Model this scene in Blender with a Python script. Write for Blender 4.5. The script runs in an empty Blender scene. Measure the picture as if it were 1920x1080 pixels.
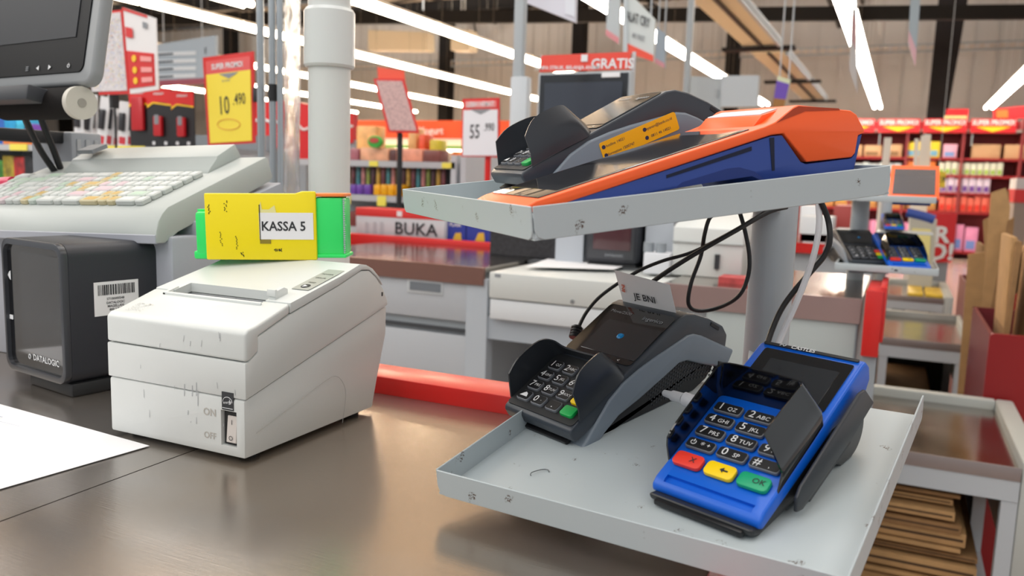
import bpy, bmesh, math, random
from mathutils import Matrix, Vector
random.seed(7)
scn = bpy.context.scene
PI = math.pi
R = math.radians

# ------------------------------------------------------------------ camera
CAM_Z = 1.078          # camera height; the counter top is at 0.85
FPX = 1550.0           # focal length in pixels of a 1920 px wide frame
AX = Vector((0.90464548, -0.08424971, 0.41775416))
AY = Vector((0.42504261, 0.10727542, -0.89879406))
AZ = Vector((0.03090838, 0.99065331, 0.13285594))
cam_d = bpy.data.cameras.new('camera')
cam = bpy.data.objects.new('camera', cam_d)
scn.collection.objects.link(cam)
rot = Matrix((AX, AY, AZ))
cam.matrix_world = Matrix.Translation((0, 0, CAM_Z)) @ rot.to_4x4()
cam_d.sensor_width = 36.0
cam_d.lens = FPX / 1920 * 36
cam_d.clip_start = 0.01
cam_d.clip_end = 100
cam_d.dof.use_dof = True
cam_d.dof.focus_distance = 0.66
cam_d.dof.aperture_fstop = 9.0
scn.camera = cam

# ------------------------------------------------------------------ world and big lights
w = bpy.data.worlds.new('world'); scn.world = w
w.use_nodes = True
w.node_tree.nodes['Background'].inputs[0].default_value = (0.93, 0.97, 1.0, 1)
w.node_tree.nodes['Background'].inputs[1].default_value = 0.48
scn.view_settings.view_transform = 'Standard'
scn.view_settings.look = 'None'
scn.view_settings.exposure = 0.52
scn.view_settings.gamma = 1.0


def area(name, loc, sx, sy, power, col=(1, 1, 1), rotv=(0, 0, 0)):
    d = bpy.data.lights.new(name, 'AREA'); d.shape = 'RECTANGLE'
    d.size = sx; d.size_y = sy; d.energy = power; d.color = col
    o = bpy.data.objects.new(name, d); o.location = loc; o.rotation_euler = rotv
    scn.collection.objects.link(o)
    return o


LIGHT_Z = CAM_Z + 2.0
area('tube_row_light', (-0.7, 0.2, LIGHT_Z), 1.3, 6, 56, (1, .985, .96))
area('tube_row_light', (1.6, 0.6, LIGHT_Z), 1.3, 7, 42, (1, .985, .96))
area('tube_row_light', (-3.0, -0.5, LIGHT_Z), 1.3, 7, 62, (1, .97, .93))
for _x, _y, _l, _p in ((-5.45, 0, 6, 120), (-3.0, 10, 12, 420), (-5.45, 9, 12, 420), (-7.87, 10, 14, 500), (-10.6, 11, 14, 520), (-14.0, 12, 16, 700), (-20.0, 12, 16, 700), (-0.7, 12, 14, 420), (1.55, 8, 14, 380), (4.5, 10, 14, 380)):
    if _y > 5:      # added fill without any fitting, aimed up to brighten the roof and bounce
        area('added_roof_fill', (_x, _y, LIGHT_Z + 1.0), 1.2, _l, _p * .8, (1, .97, .92), (PI, 0, 0))
    else:
        area('tube_row_light', (_x, _y, LIGHT_Z), 1.3, _l, _p, (1, .98, .945))



# ------------------------------------------------------------------ helpers
def lin(h):
    h = h.lstrip('#')
    c = [int(h[i:i + 2], 16) / 255 for i in (0, 2, 4)]
    return tuple(x / 12.92 if x < .04045 else ((x + .055) / 1.055) ** 2.4 for x in c) + (1,)


_m = {}


def mat(name, col, rough=.5, metal=0., spec=.5, noise=0., nscale=30, bump=0., bscale=200, coat=0., emit=0., trans=0., alpha=1., rvar=0.):
    if name in _m: return _m[name]
    m = bpy.data.materials.new(name); m.use_nodes = True
    nt = m.node_tree; b = nt.nodes['Principled BSDF']
    c = lin(col) if isinstance(col, str) else col
    b.inputs['Base Color'].default_value = c
    b.inputs['Roughness'].default_value = rough
    b.inputs['Metallic'].default_value = metal
    b.inputs['Specular IOR Level'].default_value = spec
    b.inputs['Coat Weight'].default_value = coat
    b.inputs['Coat Roughness'].default_value = .08
    b.inputs['Transmission Weight'].default_value = trans
    b.inputs['Alpha'].default_value = alpha
    if emit:
        b.inputs['Emission Color'].default_value = c
        b.inputs['Emission Strength'].default_value = emit
    tc = nt.nodes.new('ShaderNodeTexCoord')
    if noise or rvar:
        n = nt.nodes.new('ShaderNodeTexNoise'); n.inputs['Scale'].default_value = nscale
        n.inputs['Detail'].default_value = 5
        nt.links.new(tc.outputs['Object'], n.inputs['Vector'])
        if noise:
            r = nt.nodes.new('ShaderNodeValToRGB')
            r.color_ramp.elements[0].position = .3; r.color_ramp.elements[1].position = .7
            r.color_ramp.elements[0].color = tuple(x * (1 - noise) for x in c[:3]) + (1,)
            r.color_ramp.elements[1].color = tuple(min(1, x * (1 + noise * .6)) for x in c[:3]) + (1,)
            nt.links.new(n.outputs['Fac'], r.inputs[0]); nt.links.new(r.outputs[0], b.inputs['Base Color'])
        if rvar:
            mr = nt.nodes.new('ShaderNodeMapRange')
            mr.inputs['To Min'].default_value = max(0, rough - rvar); mr.inputs['To Max'].default_value = rough + rvar
            nt.links.new(n.outputs['Fac'], mr.inputs['Value']); nt.links.new(mr.outputs[0], b.inputs['Roughness'])
    if bump:
        n2 = nt.nodes.new('ShaderNodeTexNoise'); n2.inputs['Scale'].default_value = bscale
        bp = nt.nodes.new('ShaderNodeBump'); bp.inputs['Strength'].default_value = bump; bp.inputs['Distance'].default_value = .001
        nt.links.new(tc.outputs['Object'], n2.inputs['Vector']); nt.links.new(n2.outputs['Fac'], bp.inputs['Height'])
        nt.links.new(bp.outputs['Normal'], b.inputs['Normal'])
    _m[name] = m
    return m


def worn_paint(name, col, chip='#4a3528', thresh=.70, scale=55, rough=.38):
    """painted sheet steel with a few rusty chips"""
    m = mat(name, col, rough, spec=.5)
    nt = m.node_tree; b = nt.nodes['Principled BSDF']
    tc = nt.nodes.new('ShaderNodeTexCoord')
    n1 = nt.nodes.new('ShaderNodeTexNoise'); n1.inputs['Scale'].default_value = scale; n1.inputs['Detail'].default_value = 2
    n2 = nt.nodes.new('ShaderNodeTexNoise'); n2.inputs['Scale'].default_value = scale * 14; n2.inputs['Detail'].default_value = 4
    mul = nt.nodes.new('ShaderNodeMath'); mul.operation = 'MULTIPLY'
    r1 = nt.nodes.new('ShaderNodeValToRGB'); r1.color_ramp.elements[0].position = thresh - .03; r1.color_ramp.elements[1].position = thresh + .02
    r2 = nt.nodes.new('ShaderNodeValToRGB'); r2.color_ramp.elements[0].position = .5; r2.color_ramp.elements[1].position = .56
    for n in (n1, n2): nt.links.new(tc.outputs['Object'], n.inputs['Vector'])
    nt.links.new(n1.outputs['Fac'], r1.inputs[0]); nt.links.new(n2.outputs['Fac'], r2.inputs[0])
    nt.links.new(r1.outputs[0], mul.inputs[0]); nt.links.new(r2.outputs[0], mul.inputs[1])
    mx = nt.nodes.new('ShaderNodeMix'); mx.data_type = 'RGBA'
    mx.inputs['A'].default_value = lin(col); mx.inputs['B'].default_value = lin(chip)
    nt.links.new(mul.outputs[0], mx.inputs['Factor']); nt.links.new(mx.outputs['Result'], b.inputs['Base Color'])
    return m


def T(x, y, z): return Matrix.Translation((x, y, z))
def RX(a): return Matrix.Rotation(R(a), 4, 'X')
def RY(a): return Matrix.Rotation(R(a), 4, 'Y')
def RZ(a): return Matrix.Rotation(R(a), 4, 'Z')


def from_bm(bm):
    bm.verts.ensure_lookup_table(); bm.verts.index_update()
    v = [x.co.copy() for x in bm.verts]; f = [[q.index for q in p.verts] for p in bm.faces]
    bm.free(); return v, f


def bevel_bm(bm, r, seg, ang=25):
    if r > 0:
        bmesh.ops.remove_doubles(bm, verts=bm.verts, dist=1e-6)
        es = [e for e in bm.edges if len(e.link_faces) == 2 and e.calc_face_angle(0) > R(ang)]
        bmesh.ops.bevel(bm, geom=es, offset=r, segments=seg, profile=.5, affect='EDGES', clamp_overlap=True)


def box(sx, sy, sz, r=0., seg=2):
    """box centred in x and y, standing on z = 0"""
    bm = bmesh.new(); bmesh.ops.create_cube(bm, size=1)
    for v in bm.verts: v.co = Vector((v.co.x * sx, v.co.y * sy, (v.co.z + .5) * sz))
    bevel_bm(bm, r, seg); return from_bm(bm)


def cbox(x0, x1, y0, y1, z0, z1, r=0., seg=2):
    v, f = box(abs(x1 - x0), abs(y1 - y0), abs(z1 - z0), r, seg)
    o = Vector(((x0 + x1) / 2, (y0 + y1) / 2, min(z0, z1)))
    return [p + o for p in v], f


def prism(prof, a, b, axis='x', r=0., seg=2, ang=25):
    """polygon profile extruded from a to b. axis x: profile is (y,z); y: (x,z); z: (x,y)"""
    def P(t, p):
        return {'x': (t, p[0], p[1]), 'y': (p[0], t, p[1]), 'z': (p[0], p[1], t)}[axis]
    bm = bmesh.new(); n = len(prof)
    A = [bm.verts.new(P(a, p)) for p in prof]; B = [bm.verts.new(P(b, p)) for p in prof]
    bm.faces.new(A); bm.faces.new(B[::-1])
    for i in range(n): bm.faces.new([A[i], B[i], B[(i + 1) % n], A[(i + 1) % n]])
    bmesh.ops.recalc_face_normals(bm, faces=bm.faces)
    bevel_bm(bm, r, seg, ang); return from_bm(bm)


def rrect(w_, h_, r, n=5, cx=0, cy=0):
    pts = []
    for sx, sy, a0 in ((1, 1, 0), (-1, 1, 90), (-1, -1, 180), (1, -1, 270)):
        for k in range(n + 1):
            a = R(a0 + 90 * k / n)
            pts.append((cx + sx * (w_ / 2 - r) + r * math.cos(a), cy + sy * (h_ / 2 - r) + r * math.sin(a)))
    return pts


def cyl(p0, p1, r0, r1=None, n=24, caps=True):
    p0, p1 = Vector(p0), Vector(p1); r1 = r0 if r1 is None else r1
    d = (p1 - p0).normalized(); a = d.orthogonal().normalized(); b = d.cross(a)
    v = []; f = []
    for p, r in ((p0, r0), (p1, r1)):
        for k in range(n):
            t = 2 * PI * k / n; v.append(p + a * math.cos(t) * r + b * math.sin(t) * r)
    for k in range(n): f.append([k, (k + 1) % n, n + (k + 1) % n, n + k])
    if caps: f.append(list(range(n))[::-1]); f.append(list(range(n, 2 * n)))
    return v, f


def smooth_path(pts, k=6):
    P = [Vector(p) for p in pts]; out = []
    for i in range(len(P) - 1):
        p0 = P[max(i - 1, 0)]; p1 = P[i]; p2 = P[i + 1]; p3 = P[min(i + 2, len(P) - 1)]
        for j in range(k):
            t = j / k
            out.append(.5 * ((2 * p1) + (p2 - p0) * t + (2 * p0 - 5 * p1 + 4 * p2 - p3) * t * t + (3 * p1 - p0 - 3 * p2 + p3) * t ** 3))
    out.append(P[-1]); return out


def tube(pts, r, n=10, k=6):
    P = smooth_path(pts, k) if k > 1 else [Vector(p) for p in pts]
    v = []; f = []; a = None
    for i, p in enumerate(P):
        d = (P[min(i + 1, len(P) - 1)] - P[max(i - 1, 0)]).normalized()
        a = d.orthogonal().normalized() if a is None else (a - d * a.dot(d)).normalized()
        b = d.cross(a); rr = r(i / (len(P) - 1)) if callable(r) else r
        for q in range(n):
            t = 2 * PI * q / n; v.append(p + (a * math.cos(t) + b * math.sin(t)) * rr)
    for i in range(len(P) - 1):
        for q in range(n): f.append([i * n + q, i * n + (q + 1) % n, (i + 1) * n + (q + 1) % n, (i + 1) * n + q])
    f.append(list(range(n))[::-1]); f.append([(len(P) - 1) * n + q for q in range(n)])
    return v, f


def sheet(pts, th):
    """thick sheet over a list of rows of points (grid), thickness along the grid normal"""
    n = len(pts); m_ = len(pts[0]); G = [[Vector(p) for p in r] for r in pts]
    N = [[None] * m_ for _ in range(n)]
    for i in range(n):
        for j in range(m_):
            du = G[min(i + 1, n - 1)][j] - G[max(i - 1, 0)][j]; dv = G[i][min(j + 1, m_ - 1)] - G[i][max(j - 1, 0)]
            N[i][j] = du.cross(dv).normalized() * th
    v = [G[i][j] for i in range(n) for j in range(m_)] + [G[i][j] + N[i][j] for i in range(n) for j in range(m_)]
    o = n * m_; f = []
    q = lambda i, j: i * m_ + j
    for i in range(n - 1):
        for j in range(m_ - 1):
            f.append([q(i, j), q(i, j + 1), q(i + 1, j + 1), q(i + 1, j)])
            f.append([o + q(i, j), o + q(i + 1, j), o + q(i + 1, j + 1), o + q(i, j + 1)])
    for i in range(n - 1):
        f.append([q(i, 0), q(i + 1, 0), o + q(i + 1, 0), o + q(i, 0)])
        f.append([q(i, m_ - 1), o + q(i, m_ - 1), o + q(i + 1, m_ - 1), q(i + 1, m_ - 1)])
    for j in range(m_ - 1):
        f.append([q(0, j), o + q(0, j), o + q(0, j + 1), q(0, j + 1)])
        f.append([q(n - 1, j), q(n - 1, j + 1), o + q(n - 1, j + 1), o + q(n - 1, j)])
    return v, f


_tc = {}


def text(s, size=1., ext=.0, bold=0., res=2, align='CENTER', sx=1.):
    key = (s, bold, res, align)
    if key not in _tc:
        c = bpy.data.curves.new('t', 'FONT'); c.body = s; c.size = 1; c.align_x = align; c.align_y = 'CENTER'
        c.resolution_u = res; c.offset = bold; c.fill_mode = 'FRONT'
        o = bpy.data.objects.new('t', c); scn.collection.objects.link(o)
        bpy.context.view_layer.update()
        dg = bpy.context.evaluated_depsgraph_get(); me = bpy.data.meshes.new_from_object(o.evaluated_get(dg))
        _tc[key] = ([v.co.copy() for v in me.vertices], [list(p.vertices) for p in me.polygons])
        bpy.data.objects.remove(o); bpy.data.curves.remove(c); bpy.data.meshes.remove(me)
    v, f = _tc[key]
    return [Vector((p.x * size * sx, p.y * size, ext)) for p in v], f


UP = RX(90)     # text that stands upright and is read from -y


class G:
    def __init__(s): s.v = []; s.f = []; s.mi = []; s.m = []
    def add(s, vf, m, M=None):
        v, f = vf; o = len(s.v)
        s.v += [(M @ p if M else p) for p in v]
        s.f += [[i + o for i in q] for q in f]
        if m not in s.m: s.m.append(m)
        s.mi += [s.m.index(m)] * len(f)
        return s
    def build(s, name, parent=None, M=None, smooth=True):
        me = bpy.data.meshes.new(name)
        me.from_pydata([tuple(p) for p in s.v], [], s.f)
        for m in s.m: me.materials.append(m)
        me.polygons.foreach_set('material_index', s.mi)
        me.update()
        if smooth:
            me.shade_smooth(); me.set_sharp_from_angle(angle=R(32))
        o = bpy.data.objects.new(name, me); scn.collection.objects.link(o)
        if parent: o.parent = parent
        if M is not None: o.matrix_local = M
        return o


def one(vf, m, M=None): return G().add(vf, m, M)


def cut(o, vf):
    """boolean difference, applied"""
    me = bpy.data.meshes.new('c'); me.from_pydata([tuple(p) for p in vf[0]], [], vf[1]); me.update()
    c = bpy.data.objects.new('c', me); scn.collection.objects.link(c)
    c.matrix_world = o.matrix_basis.copy()
    par = o.parent; o.parent = None
    md = o.modifiers.new('b', 'BOOLEAN'); md.object = c; md.operation = 'DIFFERENCE'; md.solver = 'EXACT'
    bpy.context.view_layer.update()
    dg = bpy.context.evaluated_depsgraph_get(); nm = bpy.data.meshes.new_from_object(o.evaluated_get(dg))
    o.modifiers.clear(); old = o.data; o.data = nm; nm.name = old.name; bpy.data.meshes.remove(old)
    nm.shade_smooth(); nm.set_sharp_from_angle(angle=R(32))
    bpy.data.objects.remove(c); bpy.data.meshes.remove(me); o.parent = par


def tag(o, label, cat, group=None, kind=None):
    o['label'] = label; o['category'] = cat
    if group: o['group'] = group
    if kind: o['kind'] = kind
    return o


def thing(name, label, cat, M, group=None):
    o = bpy.data.objects.new(name, None); scn.collection.objects.link(o)
    o.empty_display_size = .05
    o.matrix_world = M
    return tag(o, label, cat, group)


def struct(name, g, M=None):
    o = g.build(name, None, M); o['kind'] = 'structure'; return o


def copy_tree(o, parent=None):
    c = o.copy(); scn.collection.objects.link(c)
    if parent: c.parent = parent
    for ch in o.children: copy_tree(ch, c)
    return c


def at(u, v, x=None, y=None, z=None):
    """the world point seen at photo pixel (u, v) on the plane x=, y= or z= (world metres)"""
    d = rot @ Vector((u - 960, 540 - v, -FPX))
    if x is not None: t = x / d.x
    elif y is not None: t = y / d.y
    else: t = (z - CAM_Z) / d.z
    return Vector((d.x * t, d.y * t, CAM_Z + d.z * t))


CT = 0.85   # counter top height

# ------------------------------------------------------------------ materials
def steel(name, col='#b5aba0', rough=.2, metal=1.):
    m = mat(name, col, rough, metal)
    nt = m.node_tree; b = nt.nodes['Principled BSDF']
    tc = nt.nodes.new('ShaderNodeTexCoord'); mp = nt.nodes.new('ShaderNodeMapping'); mp.inputs['Scale'].default_value = (3, 60, 3)
    n = nt.nodes.new('ShaderNodeTexNoise'); n.inputs['Scale'].default_value = 14; n.inputs['Detail'].default_value = 6
    n2 = nt.nodes.new('ShaderNodeTexNoise'); n2.inputs['Scale'].default_value = 4; n2.inputs['Detail'].default_value = 4
    nt.links.new(tc.outputs['Object'], mp.inputs[0]); nt.links.new(mp.outputs[0], n.inputs['Vector']); nt.links.new(tc.outputs['Object'], n2.inputs['Vector'])
    mr = nt.nodes.new('ShaderNodeMapRange'); mr.inputs['To Min'].default_value = rough - .09; mr.inputs['To Max'].default_value = rough + .14
    nt.links.new(n2.outputs['Fac'], mr.inputs['Value']); nt.links.new(mr.outputs[0], b.inputs['Roughness'])
    rp = nt.nodes.new('ShaderNodeValToRGB'); c0 = lin(col)
    rp.color_ramp.elements[0].position = .42; rp.color_ramp.elements[1].position = .60
    rp.color_ramp.elements[0].color = (c0[0] * 1.0, c0[1] * .92, c0[2] * .83, 1); rp.color_ramp.elements[1].color = (c0[0], c0[1] * 1.01, c0[2] * 1.03, 1)
    nt.links.new(n2.outputs['Fac'], rp.inputs[0]); nt.links.new(rp.outputs[0], b.inputs['Base Color'])
    bp = nt.nodes.new('ShaderNodeBump'); bp.inputs['Strength'].default_value = .12; bp.inputs['Distance'].default_value = .0006
    nt.links.new(n.outputs['Fac'], bp.inputs['Height']); nt.links.new(bp.outputs[0], b.inputs['Normal'])
    return m


M_STEEL = steel('worn_stainless_steel', '#a59f99', .2, .85)
M_STEEL2 = steel('polished_stainless_steel', '#a8a29c', .12)
M_GREY = mat('light_grey_paint', '#aeb4b8', .45, noise=.03, nscale=6)
M_GREY_D = mat('mid_grey_paint', '#8e959b', .5)
M_TRAY = worn_paint('pale_grey_tray_paint', '#b0babe')
M_POST = worn_paint('grey_post_paint', '#a9b1b7', thresh=.74)
M_RED = mat('red_paint', '#c8201c', .35, noise=.06)
M_RED_RAIL = mat('red_rail_paint', '#d0231f', .3)
M_BLACK = mat('black_plastic', '#131417', .35)
M_BLACK_G = mat('glossy_black_plastic', '#08080a', .07, coat=.6)
M_BLACK_M = mat('matte_black_plastic', '#1d1f22', .55)
M_DGREY = mat('dark_grey_plastic', '#303338', .42)
M_CHAR = mat('charcoal_plastic', '#25272a', .4)
M_SLATE = mat('slate_grey_plastic', '#76818c', .38)
M_SHELL = mat('blue_black_shell', '#343a42', .34)
M_WHITE = mat('white_paper', '#e8e8ea', .7)
M_PRINT = mat('off_white_plastic', '#d0d3d1', .42, noise=.03, nscale=9, bump=.05, bscale=900)
M_PRINT_T = mat('off_white_lid_plastic', '#d3d7d5', .4, noise=.03, nscale=9, bump=.05, bscale=900)
M_SEAM = mat('seam_shadow_plastic', '#2b2c2c', .8)
M_INK = mat('dark_ink', '#2a2c30', .6)
M_INKW = mat('white_ink', '#dfe1e3', .6)
M_INKG = mat('grey_ink', '#8b8f94', .6)
M_BLUE = mat('bright_blue_plastic', '#005ccc', .36)
M_BLUE_D = mat('dark_blue_plastic', '#24408c', .42)
M_ORANGE = mat('orange_plastic', '#ff6428', .38)
M_YEL = mat('yellow_plastic', '#f2dc00', .32)
M_GRN = mat('bright_green_plastic', '#2fe06a', .3)
M_GRNK = mat('green_key_rubber', '#10a24c', .42)
M_GRNK2 = mat('sea_green_key_rubber', '#10a070', .42)
M_REDK = mat('red_key_rubber', '#e23a2c', .42)
M_YELK = mat('yellow_key_rubber', '#f7d000', .42)
M_KEYSIDE = mat('grey_key_rubber', '#6d7178', .5)
M_KEYTOP = mat('black_key_top', '#121316', .45)
M_GLASS = mat('dark_screen_glass', '#0a0b0d', .06, coat=1.0, noise=.0)
M_LCD = mat('unlit_lcd', '#24272b', .12, coat=1.0)
M_CABLE = mat('black_cable_rubber', '#141518', .45)
M_CABLEW = mat('white_cable_rubber', '#c9cace', .5)
M_CARD = mat('cardboard', '#b08a5c', .85, noise=.12, nscale=25)
M_CARD_D = mat('darker_cardboard', '#8d6a44', .9, noise=.15, nscale=25)
M_CHROME = mat('chromed_steel', '#c3c7cb', .16, 1.0)

# ================================================================== THE COUNTER
g = G()
g.add(cbox(-2.6, -.5045, -.7, .705, CT - .03, CT), M_STEEL)
g.add(cbox(-.503, -.085, -.7, .705, CT - .03, CT), M_STEEL)
worktop = g.build('steel_worktop')
tag(worktop, 'brown-toned stainless steel checkout worktop in front, carrying the receipt printer', 'worktop')
g = G()
g.add(cbox(-2.58, -.11, -.68, .69, 0.05, CT - .031), M_GREY)
g.add(cbox(-2.55, -.14, -.64, .66, 0.0, .05), M_GREY_D)
tag(g.build('checkout_cabinet'), 'grey steel cabinet under the nearest worktop', 'cabinet')
g = G()
g.add(cbox(-.60, -.062, .7055, .757, CT - .03, CT + .018, .002), M_RED_RAIL)
tag(g.build('edge_rail'), 'red square edge rail along the back of the nearest steel worktop', 'rail')
g = G().add(cbox(-.084, -.062, -.7, .704, CT - .05, CT + .004, .002), M_RED_RAIL)
tag(g.build('edge_rail'), 'red edge rail below the lower tray, at the right side of the nearest worktop', 'rail')

# sheet of paper at the left
g = G()
rows = []
for i in range(12):
    t = i / 11
    rows.append([Vector((-1.05 + (-.5685 + 1.05) * u_, .345 + .13 * t + 0 * u_, CT + .0012 + .004 * max(0, 1 - t * 3) * (1 - .3 * u_))) for u_ in (0, .2, .4, .6, .8, 1)])
PA = [Vector((-1.02, .50, CT + .001)), Vector((-.565, .468, CT + .001)), Vector((-.50, .27, CT + .001)), Vector((-1.02, .245, CT + .001))]
PA = [Vector((-.99, .505, CT)), Vector((-.545, .474, CT)), Vector((-.5565, .354, CT)), Vector((-.60, .13, CT)), ]
grid = []
c00, c10 = Vector((-.98, .50, 0)), Vector((-.540, .468, 0))
c01, c11 = Vector((-.93, .20, 0)), Vector((-.5565, .3225, 0))
for i in range(11):
    row = []
    for j in range(9):
        s_, t_ = j / 8, i / 10
        p = c00.lerp(c10, s_).lerp(c01.lerp(c11, s_), t_)
        p.z = CT + .0008 + .005 * max(0, t_ - .55) * math.sin(s_ * 3.1)
        row.append(p)
    grid.append(row)
paper = G().add(sheet(grid, .0004), M_WHITE)
for i in range(14):
    t_ = .12 + i * .045
    a = c00.lerp(c01, t_); b = c10.lerp(c11, t_)
    p0 = a.lerp(b, .08); p1 = a.lerp(b, .62 + .1 * math.sin(i * 2.1))
    z = CT + .0030
    w_ = .0006 if i % 4 else .0012
    paper.add(([Vector((p0.x, p0.y - w_, z)), Vector((p1.x, p1.y - w_, z)), Vector((p1.x, p1.y, z)), Vector((p0.x, p0.y, z))], [[0, 1, 2, 3]]), mat('pale_print', '#9fa5b8', .8))
tag(paper.build('paper_sheet'), 'white printed sheet of paper lying on the worktop at left of the printer', 'paper')

# ================================================================== RECEIPT PRINTER
PX0, PX1 = -.595, -.443
Mp = T(-.519, .475, CT)
pr = thing('receipt_printer', 'off-white receipt printer standing on the steel worktop in front', 'printer', Mp)
hw = .0755
full = [(0, .002), (.172, .002), (.180, .031), (.194, .073), (.1943, .103), (.187, .118), (.170, .1345), (.158, .1415), (.148, .1432), (.119, .1345), (.051, .1195), (.0125, .108), (.004, .106), (0, .102)]
body_prof = [(.0, .004), (.172, .004), (.180, .031), (.194, .073), (.1945, .1005), (0, .0505)]
mid_prof = [(0, .0512), (.1945, .1012), (.1935, .106), (.186, .118), (.1745, .130), (.163, .1375), (.15, .1385), (.118, .1285), (.0515, .1110), (.014, .0985), (.014, .086), (.004, .0805), (0, .0805)]
lid_prof = [(0, .0815), (.0045, .0812), (.015, .087), (.015, .0992), (.0515, .1118), (.0515, .1205), (.0125, .108), (.004, .1065), (0, .103)]
cover_prof = [(.0522, .1125), (.118, .1293), (.15, .1393), (.163, .1383), (.1745, .1310), (.182, .1245), (.185, .1215), (.178, .131), (.168, .139), (.158, .1432), (.148, .1448), (.119, .1365), (.0522, .1208)]
b_ = one(prism(body_prof, -hw + .0015, hw - .0015, 'x', .002, 2), M_PRINT).build('base_housing', pr)
cut(b_, cbox(.050, .066, -.01, .006, .012, .0405))
md = one(prism(mid_prof, -hw, hw, 'x', .0012, 2), M_PRINT).build('upper_housing', pr)
g = one(prism(lid_prof, -hw, hw, 'x', .0022, 3), M_PRINT_T)
lid = g.build('front_lid', pr)
SLOT = prism([(.046, .1085), (.0705, .1150), (.0705, .16), (.046, .16)], -.0525, .0495, 'x')
cut(lid, SLOT)
cv = one(prism(cover_prof, -hw, hw, 'x', .002, 3), M_PRINT_T).build('paper_cover', pr)
cut(cv, SLOT)
cut(md, SLOT)
g = G()
g.add(prism([(.0465, .1080), (.0700, .1140), (.0700, .1160), (.0465, .1100)], -.052, .049, 'x'), mat('slot_grey', '#74777c', .6))
g.build('paper_slot', pr)
g = G()   # raised rim around the slot
g.add(prism([(.0425, .1162), (.0448, .1168), (.0448, .1205), (.0425, .1196)], -.057, .0525, 'x', .0006, 2), M_PRINT_T)
g.add(prism([(.0425, .1162), (.058, .1208), (.058, .1235), (.0425, .1196)], -.057, -.0535, 'x', .0006, 2), M_PRINT_T)
g.build('slot_rim', pr)
g = G()
g.add(prism([(.054, .118), (.056, .1285), (.066, .1310), (.071, .1290), (.071, .12)], .0505, .0575, 'x', .001, 2), M_PRINT_T)
g.add(cbox(.0495, .0585, .0535, .0565, .124, .1300, .0006), M_PRINT_T)
g.build('lid_lever', pr)
# status panel on the cover
slope = math.degrees(math.atan2(.1448 - .1365, .029))
Ml = T(.054, .121, .1381) @ RX(16)
g = G()
g.add(prism(rrect(.018, .052, .0006, 2), 0, .0003, 'z'), mat('status_panel_film', '#a9aca6', .45))
g.add(prism(rrect(.0085, .0085, .0042, 6, 0, -.018), 0, .0006, 'z'), M_INK)
g.add(([Vector((-.0022, -.016, .0008)), Vector((-.0022, -.021, .0008)), Vector((.0026, -.0185, .0008))], [[0, 1, 2]]), M_INKW)
for yy, s in ((-.009, 'FEED'), (.003, 'ERROR'), (.013, 'POWER')):
    g.add(text(s, .0036, .0005), M_INK, T(0, yy, 0))
Mst = T(.0625, .105, .13375) @ RX(13.3)
g.build('status_panel', pr, Mst)
# power switch
g = G()
g.add(cbox(.0505, .0655, .0035, .0055, .0125, .040), M_SEAM)
sw = g.build('switch_well', pr)
g = G()
g.add(prism([(.0005, .015), (.004, .0145), (.0048, .036), (.0025, .036), (.0015, .026)], .0545, .0645, 'x', .0004, 1), mat('switch_plastic', '#cfc8c2', .4))
g.add(text('O', .0055, 0, 0), M_INK, T(.0595, .0002, .0185) @ UP)
g.add(text('I', .0055, 0, 0), M_INK, T(.0595, .0015, .031) @ UP)
g.build('rocker_switch', sw)
g = G()
g.add(text('ON', .0085, 0, .01), mat('faint_grey_print', '#b3aea6', .7), T(.0385, -.0003, .0365) @ UP)
g.add(text('OFF', .0075, 0, .01), mat('faint_grey_print', '#b3aea6', .7), T(.0385, -.0003, .0175) @ UP)
g.build('switch_lettering', pr)
g = G()
g.add(cbox(.0515, .0635, -.0004, .0008, .0412, .0555), M_INK)
arc = [(-.004 + .0 * k, 0) for k in range(2)]
g.add(tube([(.0575 + .0048 * math.cos(a), -.0006, .0475 + .0042 * math.sin(a)) for a in [PI * k / 8 for k in range(9)]], .00022, 5, 2), M_INKW)
g.add(text('energy', .0034, 0, 0, sx=.9), M_INKW, T(.0572, -.0007, .0475) @ UP @ RZ(8))
g.add(tube([(.0595, -.0006, .0500), (.0612, -.0006, .0468), (.0586, -.0006, .0483), (.062, -.0006, .0485), (.0602, -.0006, .0465), (.0595, -.0006, .0500)], .0002, 5, 1), M_INKW)
g.add(cbox(.0522, .0628, -.0007, 0, .0425, .0429), M_INKW)
g.build('efficiency_sticker', pr)
for x in (-.06, .06):
    for y in (.02, .155):
        one(cyl((x, y, 0), (x, y, .005), .008, n=16), M_BLACK_M).build('rubber_foot', pr)
one(cbox(.0750, .0757, .183, .1855, .111, .115, .0003), M_SEAM).build('side_screw_recess', pr)
g = G()
random.seed(3)
for k in range(15):
    x = random.uniform(-.07, .07); z = random.uniform(.02, .098)
    h = random.uniform(.0012, .007); dx = random.uniform(-.001, .0012)
    g.add(([Vector((x, -.0004, z)), Vector((x + .0005, -.0004, z)), Vector((x + dx + .0003, -.0004, z + h)), Vector((x + dx, -.0004, z + h))], [[0, 1, 2, 3]]), mat('scuff', '#a3a5a9', .8))
for x, z, h in ((.0115, .046, .010), (.026, .040, .013), (.020, .047, .009), (.015, .031, .004), (.0245, .048, .011)):
    g.add(([Vector((x, -.0004, z)), Vector((x + .0006, -.0004, z)), Vector((x + .0008, -.0004, z + h)), Vector((x + .0003, -.0004, z + h))], [[0, 1, 2, 3]]), mat('scuff', '#a3a5a9', .8))
g.build('scuff_marks', pr)
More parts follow.
